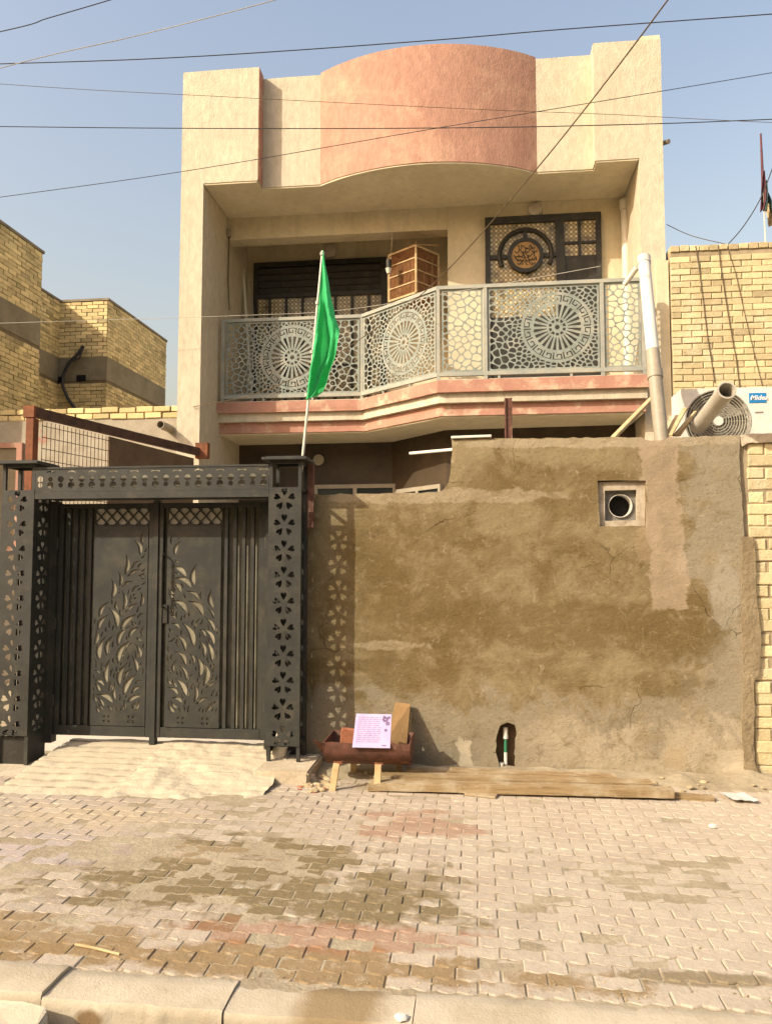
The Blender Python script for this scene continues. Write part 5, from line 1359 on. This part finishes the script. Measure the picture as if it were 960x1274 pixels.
gt = MB()
for i in range(1500):
    if i < 450: x, y = U(-3.3, 2.4), KY+abs(random.gauss(0, .05))
    elif i < 1000: x, y = U(-1.3, 2.4), 5.22-abs(random.gauss(0, .16))
    else: x, y = U(-3.5, 2.6), U(KY, 5.1)
    if x < -1.3 and y > 4.6: continue
    r = random.choice((.002, .003, .003, .004, .006)); z = .003
    vs = [(x+U(-r, r)*.4+r*math.cos(k*2.094+U(-.4, .4)), y+r*math.sin(k*2.094+U(-.4, .4)), z-.002) for k in range(3)]+[(x, y, z+r*U(.5, 1))]
    gt.add(vs, [(0, 1, 3), (1, 2, 3), (2, 0, 3)], R())
o = tag(build(gt, 'grit', M['stone']), 'fine grit and crumbs scattered over the paving', 'grit'); o['kind'] = 'stuff'
# ================================================================== CABLES
def cable(pts, r, m, lab, grp='power cables over the street'):
    P = [PY(px, py, Y) for px, py, Y in pts]; out = []
    for i in range(len(P)-1):
        p0 = P[max(0, i-1)]; p1 = P[i]; p2 = P[i+1]; p3 = P[min(len(P)-1, i+2)]
        for k in range(8):
            t = k/8; out.append(.5*((2*p1)+(p2-p0)*t+(2*p0-5*p1+4*p2-p3)*t*t+(3*p1-p0-3*p2+p3)*t**3))
    out.append(P[-1])
    tag(build(MB().tube(out, r*.78, 6), 'power_cable', M[m], smooth=True), lab, 'cable', grp)
cable([(-500, 92, 6), (0, 79, 6), (240, 70, 6), (520, 51, 6), (700, 36, 6), (960, 17, 6), (1400, -15, 6)], .0052, 'wire', 'dark cable just above the top of the curved parapet, crossing the whole sky')
cable([(-500, 150, 6.2), (0, 157, 6.2), (300, 159.5, 6.2), (580, 158.5, 6.2), (800, 154, 6.2), (960, 148, 6.2), (1400, 130, 6.2)], .0048, 'wire', 'dark horizontal cable across the middle of the curved parapet')
cable([(-500, 312, 6.6), (0, 245, 6.6), (240, 211, 6.6), (520, 163, 6.6), (720, 130, 6.6), (960, 90, 6.6), (1400, 15, 6.6)], .0038, 'wire', 'thin dark cable rising from left to right across the lower parapet')
cable([(-500, 65, 7), (0, 104, 7), (280, 120, 7), (580, 135, 7), (760, 142, 7), (960, 152, 7), (1400, 168, 7)], .003, 'wirebrown', 'faintest thin cable sloping gently down to the right over the parapet')
cable([(-300, 168, 5.5), (20, 79, 5.5), (170, 44, 5.5), (340, 0, 5.5), (600, -75, 5.5)], .0042, 'wirepale', 'pale cable rising across the top left corner of the sky')
cable([(-300, 102, 5.5), (0, 39, 5.5), (60, 22, 5.5), (135, 0, 5.5), (300, -50, 5.5)], .0048, 'wire', 'dark cable cutting the extreme top left corner')
cable([(1000, -250, 3.2), (830, 0, 4.2), (663, 215, 5.6), (540, 352, 7.2), (455, 417, 8.4), (380, 463, 9.2), (310, 492, 9.6), (240, 506, 9.985)], .0062, 'wirebrown', 'thick brown cable falling diagonally from upper right to the left house column')
cable([(-60, 405, 9.6), (0, 402, 9.6), (280, 393, 9.7), (430, 385, 9.6), (600, 357, 9.3), (746, 331, 9.0)], .004, 'wirepale', 'thin pale washing line along the top of the balcony railing')
cable([(829, 279, 10.2), (860, 293, 10.1), (905, 304, 9.95)], .006, 'wirebrown', 'short sagging cable from the house corner to the right brick roof')
cable([(905, 304, 9.95), (924, 282, 9.8), (945, 248, 9.7), (962, 205, 9.6), (1000, 100, 9.2)], .008, 'wire', 'cable rising steeply past the roof flag at right')

# ================================================================== LIGHT
d = Vector((1, .77, -.83)).normalized()
sd = bpy.data.lights.new('sun', 'SUN'); sd.energy = 3.4; sd.angle = math.radians(.55); sd.color = (1, .94, .77)
so_ = bpy.data.objects.new('sun', sd); COL.objects.link(so_); so_.rotation_euler = d.to_track_quat('-Z', 'Y').to_euler(); so_.location = (-8, -6, 12)
W = bpy.data.worlds.new('World'); S.world = W; W.use_nodes = True; nt = W.node_tree
bg = nt.nodes['Background']; sk = nt.nodes.new('ShaderNodeTexSky'); sk.sky_type = 'NISHITA'; sk.sun_disc = False
el = math.asin(-d.z); az = math.atan2(-d.x, -d.y)
sk.sun_elevation = el; sk.sun_rotation = az % (2*math.pi); sk.air_density = 2.2; sk.dust_density = 5.5; sk.ozone_density = 1.6; sk.altitude = 30
mxs = nt.nodes.new('ShaderNodeMix'); mxs.data_type = 'RGBA'; mxs.blend_type = 'MULTIPLY'; mxs.inputs[0].default_value = 1; mxs.inputs[7].default_value = (1.12, .99, 1.03, 1)   # slight reddish tint multiplied over the sky colour
nt.links.new(sk.outputs[0], mxs.inputs[6]); nt.links.new(mxs.outputs[2], bg.inputs[0]); bg.inputs[1].default_value = .15
S.view_settings.view_transform = 'Standard'; S.view_settings.look = 'None'; S.view_settings.exposure = .6; S.view_settings.gamma = 1
